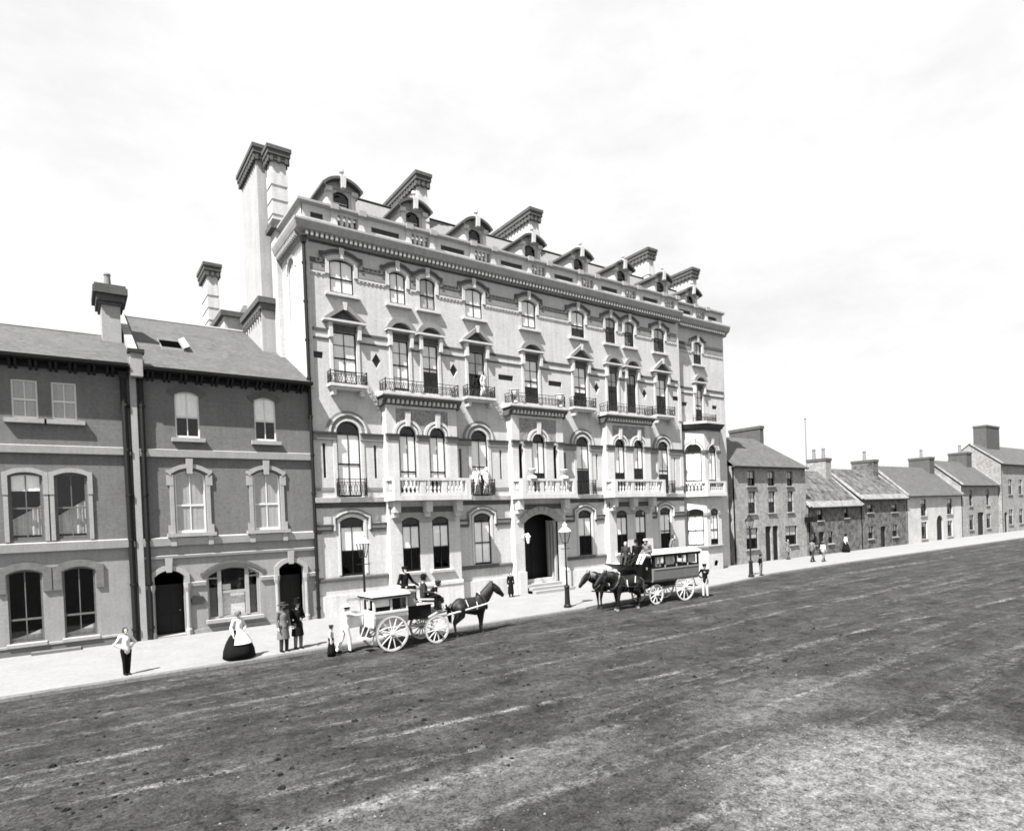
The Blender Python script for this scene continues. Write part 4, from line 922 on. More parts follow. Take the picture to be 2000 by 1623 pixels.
    base = mth('MULTIPLY', base, mth('MAXIMUM', mth('ADD', 1.0, mth('MULTIPLY', gr_, 1.5)), .12))
    base = mth('MAXIMUM', base, .006)
    cc = N.new('ShaderNodeCombineColor')
    for i, k in enumerate((1, .995, .985)): L.new(mth('MULTIPLY', base, k), cc.inputs[i])
    L.new(cc.outputs[0], p.inputs['Base Color'])
    b = N.new('ShaderNodeBump'); b.inputs['Strength'].default_value = 1.0; b.inputs['Distance'].default_value = .06
    L.new(mth('ADD', mth('ADD', mth('MULTIPLY', fine, .7), mth('MULTIPLY', rut1, .8)), mth('MULTIPLY', rut2, .6)), b.inputs['Height']); L.new(b.outputs[0], p.inputs['Normal'])
    return m
r = MB(); r.add([(-300, -300, -.12), (900, -300, -.12)] + [(x, y - .001, -.12) for x, y in KB[::-1] if True] + [], [tuple(range(2 + len(KB)))])
r.v[0] = Vector((-90, -300, -.12)); r.v[1] = Vector((400, -300, -.12))
struct('road', r, road_mat())
g = MB(); g.add([(-1500, -1500, -.35), (1500, -1500, -.35), (1500, 1500, -.35), (-1500, 1500, -.35)], [(0, 1, 2, 3)]); struct('ground', g, 'plinth')
k = MB(); pv = MB()
for (a, b), (c, d) in zip(KB[:-1], KB[1:]):
    k.add([(a, b, -.3), (c, d, -.3), (c, d, -.015), (a, b, -.015), (a, b + .02, 0), (c, d + .02, 0), (c, d + .28, 0), (a, b + .28, 0)], [(0, 1, 2, 3), (3, 2, 5, 4), (4, 5, 6, 7)])
    pv.add([(a, b + .28, -.001), (c, d + .28, -.001), (c, 3, -.001), (a, 3, -.001)], [(0, 1, 2, 3)])
struct('kerb', k, 'kerb'); struct('pavement', pv, 'flag')
# clods of mud and dung along the ruts
cl = MB(); rnd = random.Random(3)
for i in range(520):
    t = rnd.random(); x = -12 + 26 * rnd.random() ** 1.3; row = rnd.choice((-11.5, -13.2, -14.4, -16.3, -17.6, -19.2, -20.4)); y = row + rnd.gauss(0, .35)
    if rnd.random() < .6: x = round(x / 3.1) * 3.1 + rnd.gauss(0, .45)
    s = rnd.uniform(.015, .06) * (1.7 if rnd.random() < .14 else 1); n = 5
    c0 = len(cl.v)
    cl.add([(x + s * rnd.uniform(.7, 1.3) * math.cos(2 * math.pi * j / n), y + s * rnd.uniform(.6, 1.3) * math.sin(2 * math.pi * j / n), -.125) for j in range(n)] +
           [(x + s * .6 * rnd.uniform(.6, 1.2) * math.cos(2 * math.pi * j / n + .3), y + s * .6 * math.sin(2 * math.pi * j / n + .3), -.12 + s * rnd.uniform(.25, .6)) for j in range(n)],
           [(j, (j + 1) % n, n + (j + 1) % n, n + j) for j in range(n)] + [tuple(range(n, 2 * n))])
gv = MB()
for i in range(3600):
    if rnd.random() < .82:
        a = rnd.random() * 2 * math.pi; rr = 3.9 * math.sqrt(rnd.random()) * rnd.uniform(.75, 1.12); x = .9 + rr * math.cos(a); y = -26.4 + .95 * rr * math.sin(a)
    else: x = rnd.uniform(-9, 12); y = rnd.choice((-20.6, -21.8, -18.8, -15.2, -23)) + rnd.gauss(0, .5)
    s = rnd.uniform(.007, .019) * (1.8 if rnd.random() < .06 else 1); n = 4; a0 = rnd.random() * 6
    gv.add([(x + s * rnd.uniform(.7, 1.3) * math.cos(a0 + 2 * math.pi * j / n), y + s * rnd.uniform(.7, 1.3) * math.sin(a0 + 2 * math.pi * j / n), -.123) for j in range(n)] + [(x + s * rnd.uniform(-.3, .3), y + s * rnd.uniform(-.3, .3), -.12 + s * rnd.uniform(.5, 1.0))],
           [(j, (j + 1) % n, n) for j in range(n)])
o = gv.build('gravel', 'pebble'); o['kind'] = 'stuff'; o['label'] = 'small pale stones of the gravel patch and ruts in the near road'; o['category'] = 'gravel'
o = cl.build('mud_clods', 'mud'); o['kind'] = 'stuff'; o['label'] = 'dark clods of mud and dung strewn along the cart ruts'; o['category'] = 'mud'

# ------------------------------------------------------------------ street lamps
def lamp(x, y, label, white):
    root = empty('street_lamp', label, 'street lamp', (x, y, 0), 0, 'gas lamps along the kerb')
    b = MB(); b.lathe((0, 0, 0), [(.19, -.05), (.19, .1), (.14, .16), (.125, .5), (.115, .95), (.15, 1.02), (.12, 1.08)], 12); b.build('post_base', 'iron', root)
    p = MB(); p.lathe((0, 0, 1.05), [(.07, 0), (.05, .15), (.042, 1.95), (.06, 2.0), (.045, 2.06), (.045, 2.12)], 10); p.tube([(-.28, 0, 2.9), (.28, 0, 2.9)], .018, 6); p.build('post', 'iron', root)
    f = MB()
    for i in range(4):
        a = math.pi / 4 + i * math.pi / 2; b_ = a + math.pi / 2
        p0 = (.13 * math.cos(a), .13 * math.sin(a), 3.18); p1 = (.27 * math.cos(a), .27 * math.sin(a), 3.72); q0 = (.13 * math.cos(b_), .13 * math.sin(b_), 3.18); q1 = (.27 * math.cos(b_), .27 * math.sin(b_), 3.72)
        f.tube([p0, p1], .016, 5); f.tube([p0, q0], .016, 5); f.tube([p1, q1], .02, 5)
    lo = f.build('lantern', 'iron', root)
    g = MB()
    for i in range(4):
        a = math.pi / 4 + i * math.pi / 2; b_ = a + math.pi / 2
        g.add([(.13 * math.cos(a), .13 * math.sin(a), 3.18), (.13 * math.cos(b_), .13 * math.sin(b_), 3.18), (.27 * math.cos(b_), .27 * math.sin(b_), 3.72), (.27 * math.cos(a), .27 * math.sin(a), 3.72)], [(0, 1, 2, 3)])
    g.build('pane', 'glass', lo)
    t = MB(); t.lathe((0, 0, 3.73), [(.31, 0), (.29, .05), (.12, .22), (.1, .3), (.13, .32), (.05, .4), (.03, .46)], 8); t.build('lantern_cap', 'whitewash' if white else 'iron', lo)
    bz = MB(); bz.lathe((0, 0, 3.17), [(.05, 0), (.02, .08), (.02, .2)], 6); bz.build('gas_burner', 'iron', lo)
lamp(-.3, -6.72, 'iron gas lamp rising behind the small horse cab', True)
lamp(10.15, -6.7, 'iron gas lamp with white cap near the hotel entrance steps', True)
lamp(27.0, -5.7, 'iron gas lamp in front of the townhouse, beside a boy', False)

# ------------------------------------------------------------------ camera, sky, sun
F, CX, CY = 1210.81, 998.64, 1028.71
R_ = ((0.81429502, -0.57916604, -0.03860468), (-0.03862411, 0.01229619, -0.99917815), (0.57916474, 0.81511686, -0.01235704))
cam = bpy.data.cameras.new('camera'); co_ = bpy.data.objects.new('camera', cam); COL.objects.link(co_)
cam.sensor_fit = 'HORIZONTAL'; cam.sensor_width = 36; cam.lens = 36 * F / 2000; cam.shift_x = (1000 - CX) / 2000; cam.shift_y = (CY - 811.5) / 2000
cam.clip_start = .1; cam.clip_end = 5000
mw = Matrix(((R_[0][0], -R_[1][0], -R_[2][0], -9.6605), (R_[0][1], -R_[1][1], -R_[2][1], -30.053), (R_[0][2], -R_[1][2], -R_[2][2], 4.45), (0, 0, 0, 1)))
co_.matrix_world = mw; S.camera = co_
D = Vector((1.0, .47, -1.62)).normalized()
sun = bpy.data.lights.new('sun', 'SUN'); sun.energy = SUN_E; sun.angle = rad(.53); sun.color = (1, .99, .975)
so = bpy.data.objects.new('sun', sun); COL.objects.link(so); so.rotation_euler = D.to_track_quat('-Z', 'Y').to_euler(); so.location = (-30, -30, 40)
wd = bpy.data.worlds.new('World'); S.world = wd; wd.use_nodes = True
N = wd.node_tree.nodes; L = wd.node_tree.links; bg = N['Background']
sk = N.new('ShaderNodeTexSky'); sk.sky_type = 'NISHITA'; sk.sun_disc = False; sk.sun_elevation = math.asin(-D.z); sk.sun_rotation = math.atan2(-D.x, -D.y)
sk.dust_density = 3.0; sk.air_density = 1.0
bw = N.new('ShaderNodeRGBToBW'); L.new(sk.outputs[0], bw.inputs[0])
tc = N.new('ShaderNodeTexCoord'); cn = N.new('ShaderNodeTexNoise'); cn.inputs['Scale'].default_value = 2.6; cn.inputs['Detail'].default_value = 9; cn.inputs['Roughness'].default_value = .62
mpg = N.new('ShaderNodeMapping'); mpg.inputs['Scale'].default_value = (1, 1, 2.4); L.new(tc.outputs['Generated'], mpg.inputs[0]); L.new(mpg.outputs[0], cn.inputs['Vector'])
mr = N.new('ShaderNodeMapRange'); mr.inputs['From Min'].default_value = .3; mr.inputs['From Max'].default_value = .7; mr.inputs['To Min'].default_value = SKY_LO; mr.inputs['To Max'].default_value = SKY_HI; L.new(cn.outputs[0], mr.inputs['Value'])
mx_ = N.new('ShaderNodeMath'); mx_.operation = 'MULTIPLY_ADD'; L.new(bw.outputs[0], mx_.inputs[0]); mx_.inputs[1].default_value = .10; mx_.inputs[2].default_value = CLOUD
mu = N.new('ShaderNodeMath'); mu.operation = 'MULTIPLY'; L.new(mx_.outputs[0], mu.inputs[0]); L.new(mr.outputs[0], mu.inputs[1])
cl_ = N.new('ShaderNodeCombineColor')
for i, k_ in enumerate((1.0, 1.0, 1.0)):
    m_ = N.new('ShaderNodeMath'); m_.operation = 'MULTIPLY'; m_.inputs[1].default_value = k_; L.new(mu.outputs[0], m_.inputs[0]); L.new(m_.outputs[0], cl_.inputs[i])
L.new(cl_.outputs[0], bg.inputs[0]); bg.inputs[1].default_value = SKY_E
S.view_settings.view_transform = 'Standard'; S.view_settings.look = 'None'; S.view_settings.gamma = 1; S.view_settings.exposure = EXPO
S.render.engine = 'CYCLES'; S.cycles.max_bounces = 6; S.cycles.transparent_max_bounces = 12; S.cycles.filter_width = 1.7
# ------------------------------------------------------------------ figures
def fuse(mb, name, m, parent, voxel=.012, smooth=2, extra=None):
    """melt overlapping tapered limbs into ONE continuous skin"""
    me = bpy.data.meshes.new(name); me.from_pydata(mb.v, [], mb.f)
    o = bpy.data.objects.new(name, me); COL.objects.link(o)
    r = o.modifiers.new('r', 'REMESH'); r.mode = 'VOXEL'; r.voxel_size = voxel
    s = o.modifiers.new('s', 'SMOOTH'); s.iterations = smooth; s.factor = .5
    dg = bpy.context.evaluated_depsgraph_get(); dg.update()
    nm = bpy.data.meshes.new_from_object(o.evaluated_get(dg)); o.modifiers.clear(); o.data = nm; bpy.data.meshes.remove(me); nm.name = name
    if extra is not None and extra.v:
        bm = bmesh.new(); bm.from_mesh(nm); vs = [bm.verts.new(p) for p in extra.v]
        for f in extra.f:
            try: bm.faces.new([vs[i] for i in f])
            except ValueError: pass
        bm.to_mesh(nm); bm.free()
    nm.materials.clear(); nm.materials.append(MT[m])
    for p in nm.polygons: p.use_smooth = True
    if parent is not None: o.parent = parent
    return o
def limb(mb, pts, rs, n=10):
    mb.tube(pts, rs, n)
    for p, r in zip(pts, rs): mb.ell(p, (r, r, r), n, 6)
def V3(*a): return Vector(a)
def person(label, loc, rz=0, h=1.75, coat='dark_cloth', legs='dark_cloth', hat=None, hatm='black_cloth', pose=None, skirt=None, tails=None, lean=0, seated=False, hairm='hair', apron=None, cat='person', beard=False, group=None, turn=0, bust=False):
    root = empty('person', label, cat, loc, rz, group); k = h / 1.75; pz = 0 if seated else .93
    J = dict(pelvis=V3(0, 0, pz), waist=V3(0, .01, pz + .16), chest=V3(0, .01, pz + .36), neck=V3(0, .015, pz + .55), head=V3(0, -.02, pz + .69))
    for s, n in ((-1, 'r'), (1, 'l')):
        J['sh' + n] = V3(s * .175, .015, pz + .49); J['el' + n] = V3(s * .235, .04, pz + .21); J['wr' + n] = V3(s * .235, -.06, pz - .03)
        J['hip' + n] = V3(s * .09, 0, pz - .03)
        if seated: J['kn' + n] = V3(s * .12, -.44, pz + .03); J['an' + n] = V3(s * .12, -.46, pz - .40)
        else: J['kn' + n] = V3(s * .1, -.015, .49); J['an' + n] = V3(s * .105, .02, .085)
    ln = Matrix.Rotation(lean, 4, 'X')
    for n in ('waist', 'chest', 'neck', 'head', 'shr', 'shl', 'elr', 'ell', 'wrr', 'wrl'): J[n] = J['pelvis'] + ln @ (J[n] - J['pelvis'])
    for n, v in (pose or {}).items(): J[n] = V3(*v)
    J = {n: v * k for n, v in J.items()}
    hd = J['head']; Rt = Matrix.Rotation(turn, 3, 'Z')
    def hp(x, y, z): return hd + Rt @ V3(x * k, y * k, z * k)
    b = MB()
    limb(b, [J['pelvis'], J['waist'], J['chest']], [.125 * k, .115 * k, .13 * k]); limb(b, [J['shr'], J['chest'] + V3(0, 0, .06 * k), J['shl']], [.065 * k, .09 * k, .065 * k]); limb(b, [J['chest'] + V3(0, 0, .1 * k), J['neck'], hd], [.07 * k, .052 * k, .06 * k])
    for a in 'rl':
        limb(b, [J['sh' + a], J['el' + a], J['wr' + a]], [.05 * k, .04 * k, .027 * k])
        limb(b, [J['hip' + a], J['kn' + a], J['an' + a]], [.085 * k, .055 * k, .036 * k])
        f = Matrix.Rotation(rz * 0, 3, 'Z') @ V3(0, -.13 * k, -.045 * k); limb(b, [J['an' + a] + V3(0, .03 * k, -.03 * k), J['an' + a] + f], [.04 * k, .03 * k])
    b.ell(hp(0, 0, .015), (.077 * k, .095 * k, .115 * k), 14, 9); b.ell(hp(0, -.055, -.065), (.045 * k, .045 * k, .045 * k), 10, 6)
    b.ell(hp(0, -.105, -.012), (.014 * k, .02 * k, .026 * k), 8, 5)
    for s in (-1, 1): b.ell(hp(s * .08, .005, -.005), (.012 * k, .022 * k, .032 * k), 8, 5)
    ex = MB(); 
    for a, s in (('r', -1), ('l', 1)):
        d = (J['wr' + a] - J['el' + a]).normalized(); c = J['wr' + a]; pal = c + d * .055 * k
        sd = d.cross(V3(0, 1, 0) if abs(d.y) < .8 else V3(1, 0, 0)).normalized(); nn = d.cross(sd)
        limb(b, [c, pal], [.026 * k, .034 * k], 8)
        for i in range(4):
            o0 = pal + sd * (i - 1.5) * .019 * k + d * .015 * k; L = (.036, .043, .04, .032)[i] * k; ex.tube([o0, o0 + d * L + nn * .006 * k, o0 + d * L * 1.8 + nn * .024 * k], [.0085 * k, .008 * k, .006 * k], 6)
        o0 = c + d * .03 * k - sd * .02 * k * s; ex.tube([o0, o0 - sd * .03 * k * s + d * .02 * k, o0 - sd * .035 * k * s + d * .05 * k], [.011 * k, .009 * k, .007 * k], 6)
    fuse(b, 'body', 'skin', root, .014 * max(k, .7), 2, ex)
    # clothing
    c = MB(); limb(c, [J['pelvis'] + V3(0, 0, -.04 * k), J['waist'], J['chest']], [.15 * k, .138 * k, .152 * k]); limb(c, [J['shr'], J['chest'] + V3(0, 0, .07 * k), J['shl']], [.08 * k, .105 * k, .08 * k])
    for a in 'rl': limb(c, [J['sh' + a], J['el' + a], J['wr' + a] + (J['el' + a] - J['wr' + a]).normalized() * .015], [.073 * k, .062 * k, .046 * k])
    if tails: c.loft([(0, .02, pz * k + .1 * k, .155 * k, .14 * k), (0, .03, (pz - .15) * k, .2 * k, .17 * k), (0, .03, (pz - tails) * k, .23 * k, .2 * k)], 16)
    fuse(c, 'jacket' if not skirt else 'bodice', coat, root, .02 * max(k, .7), 3)
    if skirt:
        w, sm = skirt
        rings = [(.12, pz + .16), (.17, pz + .06), (w * .58, pz - .12), (w * .8, pz - .36), (w * .95, pz - .62), (w, .04)]; n = 28
        c = MB(); c.lathe((0, .02 * k, 0), [(r * k, z * k) for r, z in rings[::-1]], n)
        for j in range(len(rings)):
            for i in range(n): 
                p = c.v[j * n + i]; q = 1 + .045 * math.sin(i * 5.1 + 1) * (1 - j / 5); c.v[j * n + i] = V3(p.x * q, p.y * q, p.z)
        c.build('skirt', sm, root, smooth=True)
        if apron:
            A = MB(); na = 12; rr = rings[:4]; vs = []
            for r, z in rr:
                for i in range(na + 1):
                    an = -math.pi / 2 + (i / na - .5) * 1.9; vs.append(((r * 1.05 + .012) * k * math.cos(an), .02 * k + (r * 1.05 + .012) * k * math.sin(an), z * k))
            A.add(vs, [(j * (na + 1) + i, j * (na + 1) + i + 1, (j + 1) * (na + 1) + i + 1, (j + 1) * (na + 1) + i) for j in range(3) for i in range(na)]); A.build('apron', apron, root, smooth=True)
    else:
        c = MB()
        limb(c, [J['hipr'], J['pelvis'], J['hipl']], [.11 * k, .135 * k, .11 * k])
        for a in 'rl': limb(c, [J['hip' + a], J['kn' + a], J['an' + a] + V3(0, 0, .0)], [.108 * k, .08 * k, .062 * k])
        fuse(c, 'trousers', legs, root, .02 * max(k, .7), 3)
    for a in 'rl':
        c = MB(); limb(c, [J['an' + a] + V3(0, .035 * k, -.03 * k), J['an' + a] + V3(0, -.05 * k, -.04 * k), J['an' + a] + V3(0, -.15 * k, -.052 * k)], [.05 * k, .045 * k, .034 * k]); c.build('boot', 'black_cloth', root, smooth=True)
    c = MB(); c.lathe(hp(0, .012, -.02), [(.088 * k, -.03 * k), (.093 * k, .03 * k), (.09 * k, .075 * k), (.07 * k, .115 * k), (.03 * k, .142 * k)], 14, 1, 1.12, rad(-35), rad(215)); c.ell(hp(0, .02, .05), (.085 * k, .098 * k, .095 * k), 12, 8); c.build('hair', hairm, root, smooth=True)
    for s in (-1, 1): c = MB(); c.ell(hp(s * .032, -.088, .015), (.012 * k, .008 * k, .009 * k), 8, 5); c.build('eye', 'black_cloth', root)
    if beard: c = MB(); c.ell(hp(0, -.07, -.08), (.055 * k, .045 * k, .06 * k), 10, 7); c.build('beard', hairm, root, smooth=True)
    if hat:
        c = MB()
        P = dict(bowler=[(.15, .06), (.155, .07), (.1, .075), (.1, .12), (.08, .17), (.03, .19)], top=[(.15, .06), (.155, .07), (.1, .075), (.1, .24), (.105, .25), (.02, .25)], cap=[(.1, .05), (.125, .085), (.115, .13), (.04, .15)], wide=[(.2, .05), (.2, .06), (.1, .075), (.095, .15), (.03, .165)], bonnet=[(.1, -.05), (.118, .02), (.115, .1), (.08, .15), (.03, .16)])[hat]
        c.lathe(hp(0, .025 if hat == 'bonnet' else .008, .0), [(r * k, z * k) for r, z in P], 16, 1, 1.12)
        if hat == 'cap': c.ell(hp(0, -.1, .062), (.075 * k, .06 * k, .01 * k), 10, 5)
        c.build('bonnet' if hat == 'bonnet' else 'hat', hatm, root, smooth=False)
    return root

hips = {'elr': (-.36, .06, 1.16), 'ell': (.36, .06, 1.16), 'wrr': (-.17, -.06, 1.02), 'wrl': (.17, -.06, 1.02)}
person('boy in white shirt and dark trousers with hands on hips, near the kerb', (-8.38, -6.95, 0), rad(20), 1.5, 'white_cloth', 'black_cloth', pose=dict(hips, knl=(.07, -.015, .49), knr=(-.07, -.015, .49), anl=(.06, .02, .085), anr=(-.06, .02, .085)))
person('woman in white bodice and apron over a wide dark crinoline skirt', (-5.05, -7.0, 0), rad(25), 1.63, 'white_cloth', 'black_cloth', 'bonnet', 'grey_cloth', skirt=(.56, 'black_cloth'), apron='white_cloth', pose={'elr': (-.27, .05, 1.15), 'wrr': (-.3, -.1, .9), 'ell': (.28, -.02, 1.14), 'wrl': (.1, -.2, 1.07)})
person('man in long grey overcoat and hat standing on the pavement by a doorway', (-3.55, -7.05, 0), rad(15), 1.76, 'grey_cloth', 'dark_cloth', 'wide', 'dark_cloth', tails=.48, beard=True)
person('man in long black frock coat with hand at waist, beside the grey overcoat', (-3.0, -6.9, 0), rad(10), 1.74, 'black_cloth', 'grey_cloth', 'top', 'black_cloth', tails=.45, pose={'ell': (.27, .02, 1.16), 'wrl': (.05, -.2, 1.12)})
person('man in white jacket and trousers leaning with one arm on the cab door', (-1.75, -8.35, -.12), rad(95), 1.75, 'white_cloth', 'white_cloth', 'wide', 'white_cloth', lean=rad(8), pose={'elr': (-.2, -.32, 1.32), 'wrr': (-.16, -.58, 1.3), 'knl': (.09, .1, .5), 'anl': (.1, .3, .1), 'knr': (-.1, -.1, .5), 'anr': (-.1, -.12, .085)})
person('small child in dark frock and cap standing behind the white jacketed man', (-2.35, -8.6, -.12), rad(60), 1.1, 'pale_cloth', 'black_cloth', 'cap', 'dark_cloth', skirt=(.24, 'black_cloth'))
# cab riders
person('man in dark coat and cap sitting up on the cab roof, facing the street', (.72, -8.25, 1.98), rad(10), 1.72, 'black_cloth', 'black_cloth', 'cap', 'black_cloth', seated=True, pose={'elr': (-.33, -.02, .2), 'wrr': (-.2, -.3, .06), 'ell': (.36, -.05, .18), 'wrl': (.45, -.3, .06)})
person('broad backed cabman in a dark coat seated high on the cab box', (1.15, -8.95, 1.62), rad(75), 1.8, 'dark_cloth', 'black_cloth', 'bowler', 'black_cloth', seated=True, pose={'wrr': (-.12, -.36, .14), 'wrl': (.12, -.36, .14)})
person('hunched cab passenger in black coat and pale scarf behind the horse', (1.62, -8.55, 1.45), rad(70), 1.72, 'black_cloth', 'black_cloth', 'cap', 'dark_cloth', seated=True, lean=rad(28), pose={'wrr': (-.14, -.42, .1), 'wrl': (.14, -.42, .1), 'anl': (.12, -.62, -.36), 'anr': (-.12, -.62, -.36)})
# pavement
person('small figure in long black coat standing by the hotel wall', (10.72, -1.1, 0), rad(-20), 1.42, 'black_cloth', 'black_cloth', tails=.72)
person('man in black jacket and pale trousers with a hand on hip behind the omnibus', (17.85, -9.0, -.12), rad(-70), 1.78, 'black_cloth', 'pale_cloth', 'cap', 'black_cloth', pose={'elr': (-.38, .04, 1.16), 'wrr': (-.16, -.06, 1.02), 'ell': (.22, -.22, 1.28), 'wrl': (.18, -.45, 1.35)})
person('boy in dark jacket with elbows out, standing beside the far street lamp', (28.2, -5.65, 0), rad(10), 1.4, 'black_cloth', 'grey_cloth', 'cap', 'black_cloth', pose=hips)
stride = {'knl': (.1, -.14, .52), 'anl': (.1, -.26, .1), 'knr': (-.1, .08, .5), 'anr': (-.1, .3, .12)}
person('man in grey coat striding across the pavement past the townhouse', (39.6, -3.0, 0), rad(80), 1.85, 'grey_cloth', 'dark_cloth', 'bowler', 'dark_cloth', pose=stride)
person('shorter walker in pale grey clothes following at the kerb beyond the townhouse', (40.35, -3.5, 0), rad(80), 1.62, 'pale_cloth', 'grey_cloth', 'cap', 'grey_cloth', pose=stride)
person('figure in mid grey coat leaning by the townhouse doors', (41.3, .15, 0), rad(-5), 1.78, 'grey_cloth', 'grey_cloth', tails=.3)
person('figure in dark dress and white shawl standing against the dark rubble cottage', (51.3, .05, 0), rad(0), 1.75, 'white_cloth', 'black_cloth', 'bonnet', 'black_cloth', skirt=(.36, 'black_cloth'))
# hotel balconies and windows
person('lady in pale dress on the left of the first floor balconette', (9.3, -.14, 5.88), rad(-10), 1.6, 'white_cloth', 'white_cloth', skirt=(.26, 'white_cloth'))
person('lady in white gown on the right of the first floor balconette', (9.98, -.15, 5.88), rad(15), 1.58, 'white_cloth', 'white_cloth', 'bonnet', 'white_cloth', skirt=(.27, 'white_cloth'))
person('lady in white leaning over the second floor iron balcony', (9.95, -.22, 11.45), rad(10), 1.5, 'white_cloth', 'white_cloth', skirt=(.22, 'white_cloth'), lean=rad(14))
for x, w_, lb in ((17.7, 1, 'onlooker in dark clothes at the single top window right of the entrance'), (20.5, 1, 'onlooker in dark clothes at the left of the paired top windows'), (22.35, 1, 'onlooker in pale shirt at the right of the paired top windows'), (25.4, 1, 'onlooker in grey coat at the last top window before the end bay')):
    person(lb, (x, .32, 15.42), 0, 1.62, {'o': 'black_cloth'}.get('', 'pale_cloth' if 'pale' in lb else 'grey_cloth' if 'grey' in lb else 'dark_cloth'), 'dark_cloth', group='onlookers at the top windows')
# omnibus riders
person('omnibus driver in grey jacket, pale trousers and light cap holding reins', (13.75, -8.75, 2.38), rad(-80), 1.78, 'grey_cloth', 'white_cloth', 'cap', 'white_cloth', seated=True, lean=rad(10), pose={'wrr': (-.1, -.38, .16), 'wrl': (.1, -.38, .16), 'anl': (.1, -.78, -.36), 'anr': (-.1, -.78, -.36)})
person('man in black coat between the omnibus driver and another passenger', (13.55, -8.2, 2.32), rad(-75), 1.76, 'black_cloth', 'black_cloth', 'bowler', 'black_cloth', seated=True, pose={'anl': (.1, -.74, -.36), 'anr': (-.1, -.74, -.36)})
person('pale faced passenger in dark coat at the kerb end of the omnibus box', (13.3, -7.7, 2.28), rad(-60), 1.7, 'dark_cloth', 'dark_cloth', seated=True, hairm='grey_hide', pose={'anl': (.1, -.74, -.36), 'anr': (-.1, -.74, -.36)})
person('passenger in grey coat sitting on the far side of the omnibus roof', (16.75, -7.75, 2.5), rad(20), 1.7, 'grey_cloth', 'dark_cloth', seated=True, lean=rad(10))

# ------------------------------------------------------------------ vehicles
def wheel(parent, x, y, r, n=12, m='white_paint', hubm='white_paint', name='wheel'):
    t = .045; w = MB(); N_ = 40; vs = []
    for i in range(N_):
        a = 2 * math.pi * i / N_
        for rr, yy in ((r - .012, -t / 2), (r - .012, t / 2), (r - .085, t / 2), (r - .085, -t / 2)): vs.append((x + rr * math.cos(a), y + yy, r + rr * math.sin(a)))
    w.add(vs, [(4 * i + k, 4 * ((i + 1) % N_) + k, 4 * ((i + 1) % N_) + (k + 1) % 4, 4 * i + (k + 1) % 4) for i in range(N_) for k in range(4)])
    o = w.build(name, m, parent)
    w = MB(); vs = []
    for i in range(N_):
        a = 2 * math.pi * i / N_
        for rr, yy in ((r, -t / 2 - .002), (r, t / 2 + .002), (r - .013, t / 2 + .002), (r - .013, -t / 2 - .002)): vs.append((x + rr * math.cos(a), y + yy, r + rr * math.sin(a)))
    w.add(vs, [(4 * i + k, 4 * ((i + 1) % N_) + k, 4 * ((i + 1) % N_) + (k + 1) % 4, 4 * i + (k + 1) % 4) for i in range(N_) for k in range(4)]); w.build('tyre', 'white_paint' if r > 9 else 'tyre', o)
    for i in range(n):
        a = 2 * math.pi * (i + .35) / n; s = MB(); s.tube([(x + .07 * math.cos(a), y, r + .07 * math.sin(a)), (x + (r - .06) * math.cos(a), y, r + (r - .06) * math.sin(a))], [.026, .02], 6); s.build('spoke', m, o)
    h = MB(Matrix.Translation((x, y, r)) @ Matrix.Rotation(math.pi / 2, 4, 'X')); h.lathe((0, 0, 0), [(.05, -.15), (.075, -.1), (.095, -.03), (.095, .03), (.075, .1), (.05, .15)], 12); h.build('hub', hubm, o)
    return o
def spring(mb, x0, x1, y, z, s=.1):
    for q in (-1, 1): mb.tube([(x0 + (x1 - x0) * i / 8, y, z + q * s * math.sin(math.pi * i / 8)) for i in range(9)], .022, 6)

# small private cab, white and grey, facing right
cab = empty('horse_cab', 'small white and grey four wheeled horse cab with square windows and white wheels', 'horse cab', (-.43, -8.75, -.12), rad(2))
for y in (-.68, .68): wheel(cab, 0, y, .65, 12)
for y in (-.6, .6): wheel(cab, 1.88, y, .53, 12)
W_ = .56
def coach(parent, x0, x1, z0, zs, z1, wy, wins, m_low, m_top, back=None, posts=.05):
    """coach body with real window openings on both sides, end windows and open interior"""
    t = MM(); lo = t[m_low]; up = t[m_top]
    for s in (-1, 1):
        y = s * wy
        Mx = Matrix.Translation((0, y, 0)) if s < 0 else Matrix(((1, 0, 0, 0), (0, -1, 0, y), (0, 0, 1, 0), (0, 0, 0, 1)))
        b = MB(Mx); b.wall(rect(x0, x1, zs, z1), [rect(a, c, zs + .06, z1 - .1) for a, c in wins], 0, .04); up.add([Mx @ p for p in b.v], b.f)
        # lower panel curving inwards
        lo.add([(x, s * (wy - dy), z) for x in (x0, x1) for dy, z in ((0, zs), (.0, zs - .18), (.04, z0 + .12), (.12, z0))], [(0, 1, 5, 4), (1, 2, 6, 5), (2, 3, 7, 6)])
        up.box(x0, x1, y - .015, y + .015, zs - .03, zs + .03)
    lo.box(x0, x1, -wy + .12, wy - .12, z0, z0 + .03)
    for x in (x0, x1):
        b = MB(Matrix(((0, 1, 0, x), (-1, 0, 0, 0), (0, 0, 1, 0), (0, 0, 0, 1)))); b.wall(rect(-wy, wy, zs, z1), [rect(-wy + .12, -.04, zs + .08, z1 - .12), rect(.04, wy - .12, zs + .08, z1 - .12)], 0, .03); up.add([b.M @ p for p in b.v], b.f)
        lo.add([(x, -wy, zs), (x, wy, zs), (x, wy - .04, z0 + .12), (x, wy - .12, z0), (x, -wy + .12, z0), (x, -wy + .04, z0 + .12)], [(0, 1, 2, 3, 4, 5)])
    return t.build('body', parent)
bd = coach(cab, -.62, .72, .86, 1.4, 1.98, W_, [(-.56, .02), (.1, .66)], 'white_paint', 'white_paint')
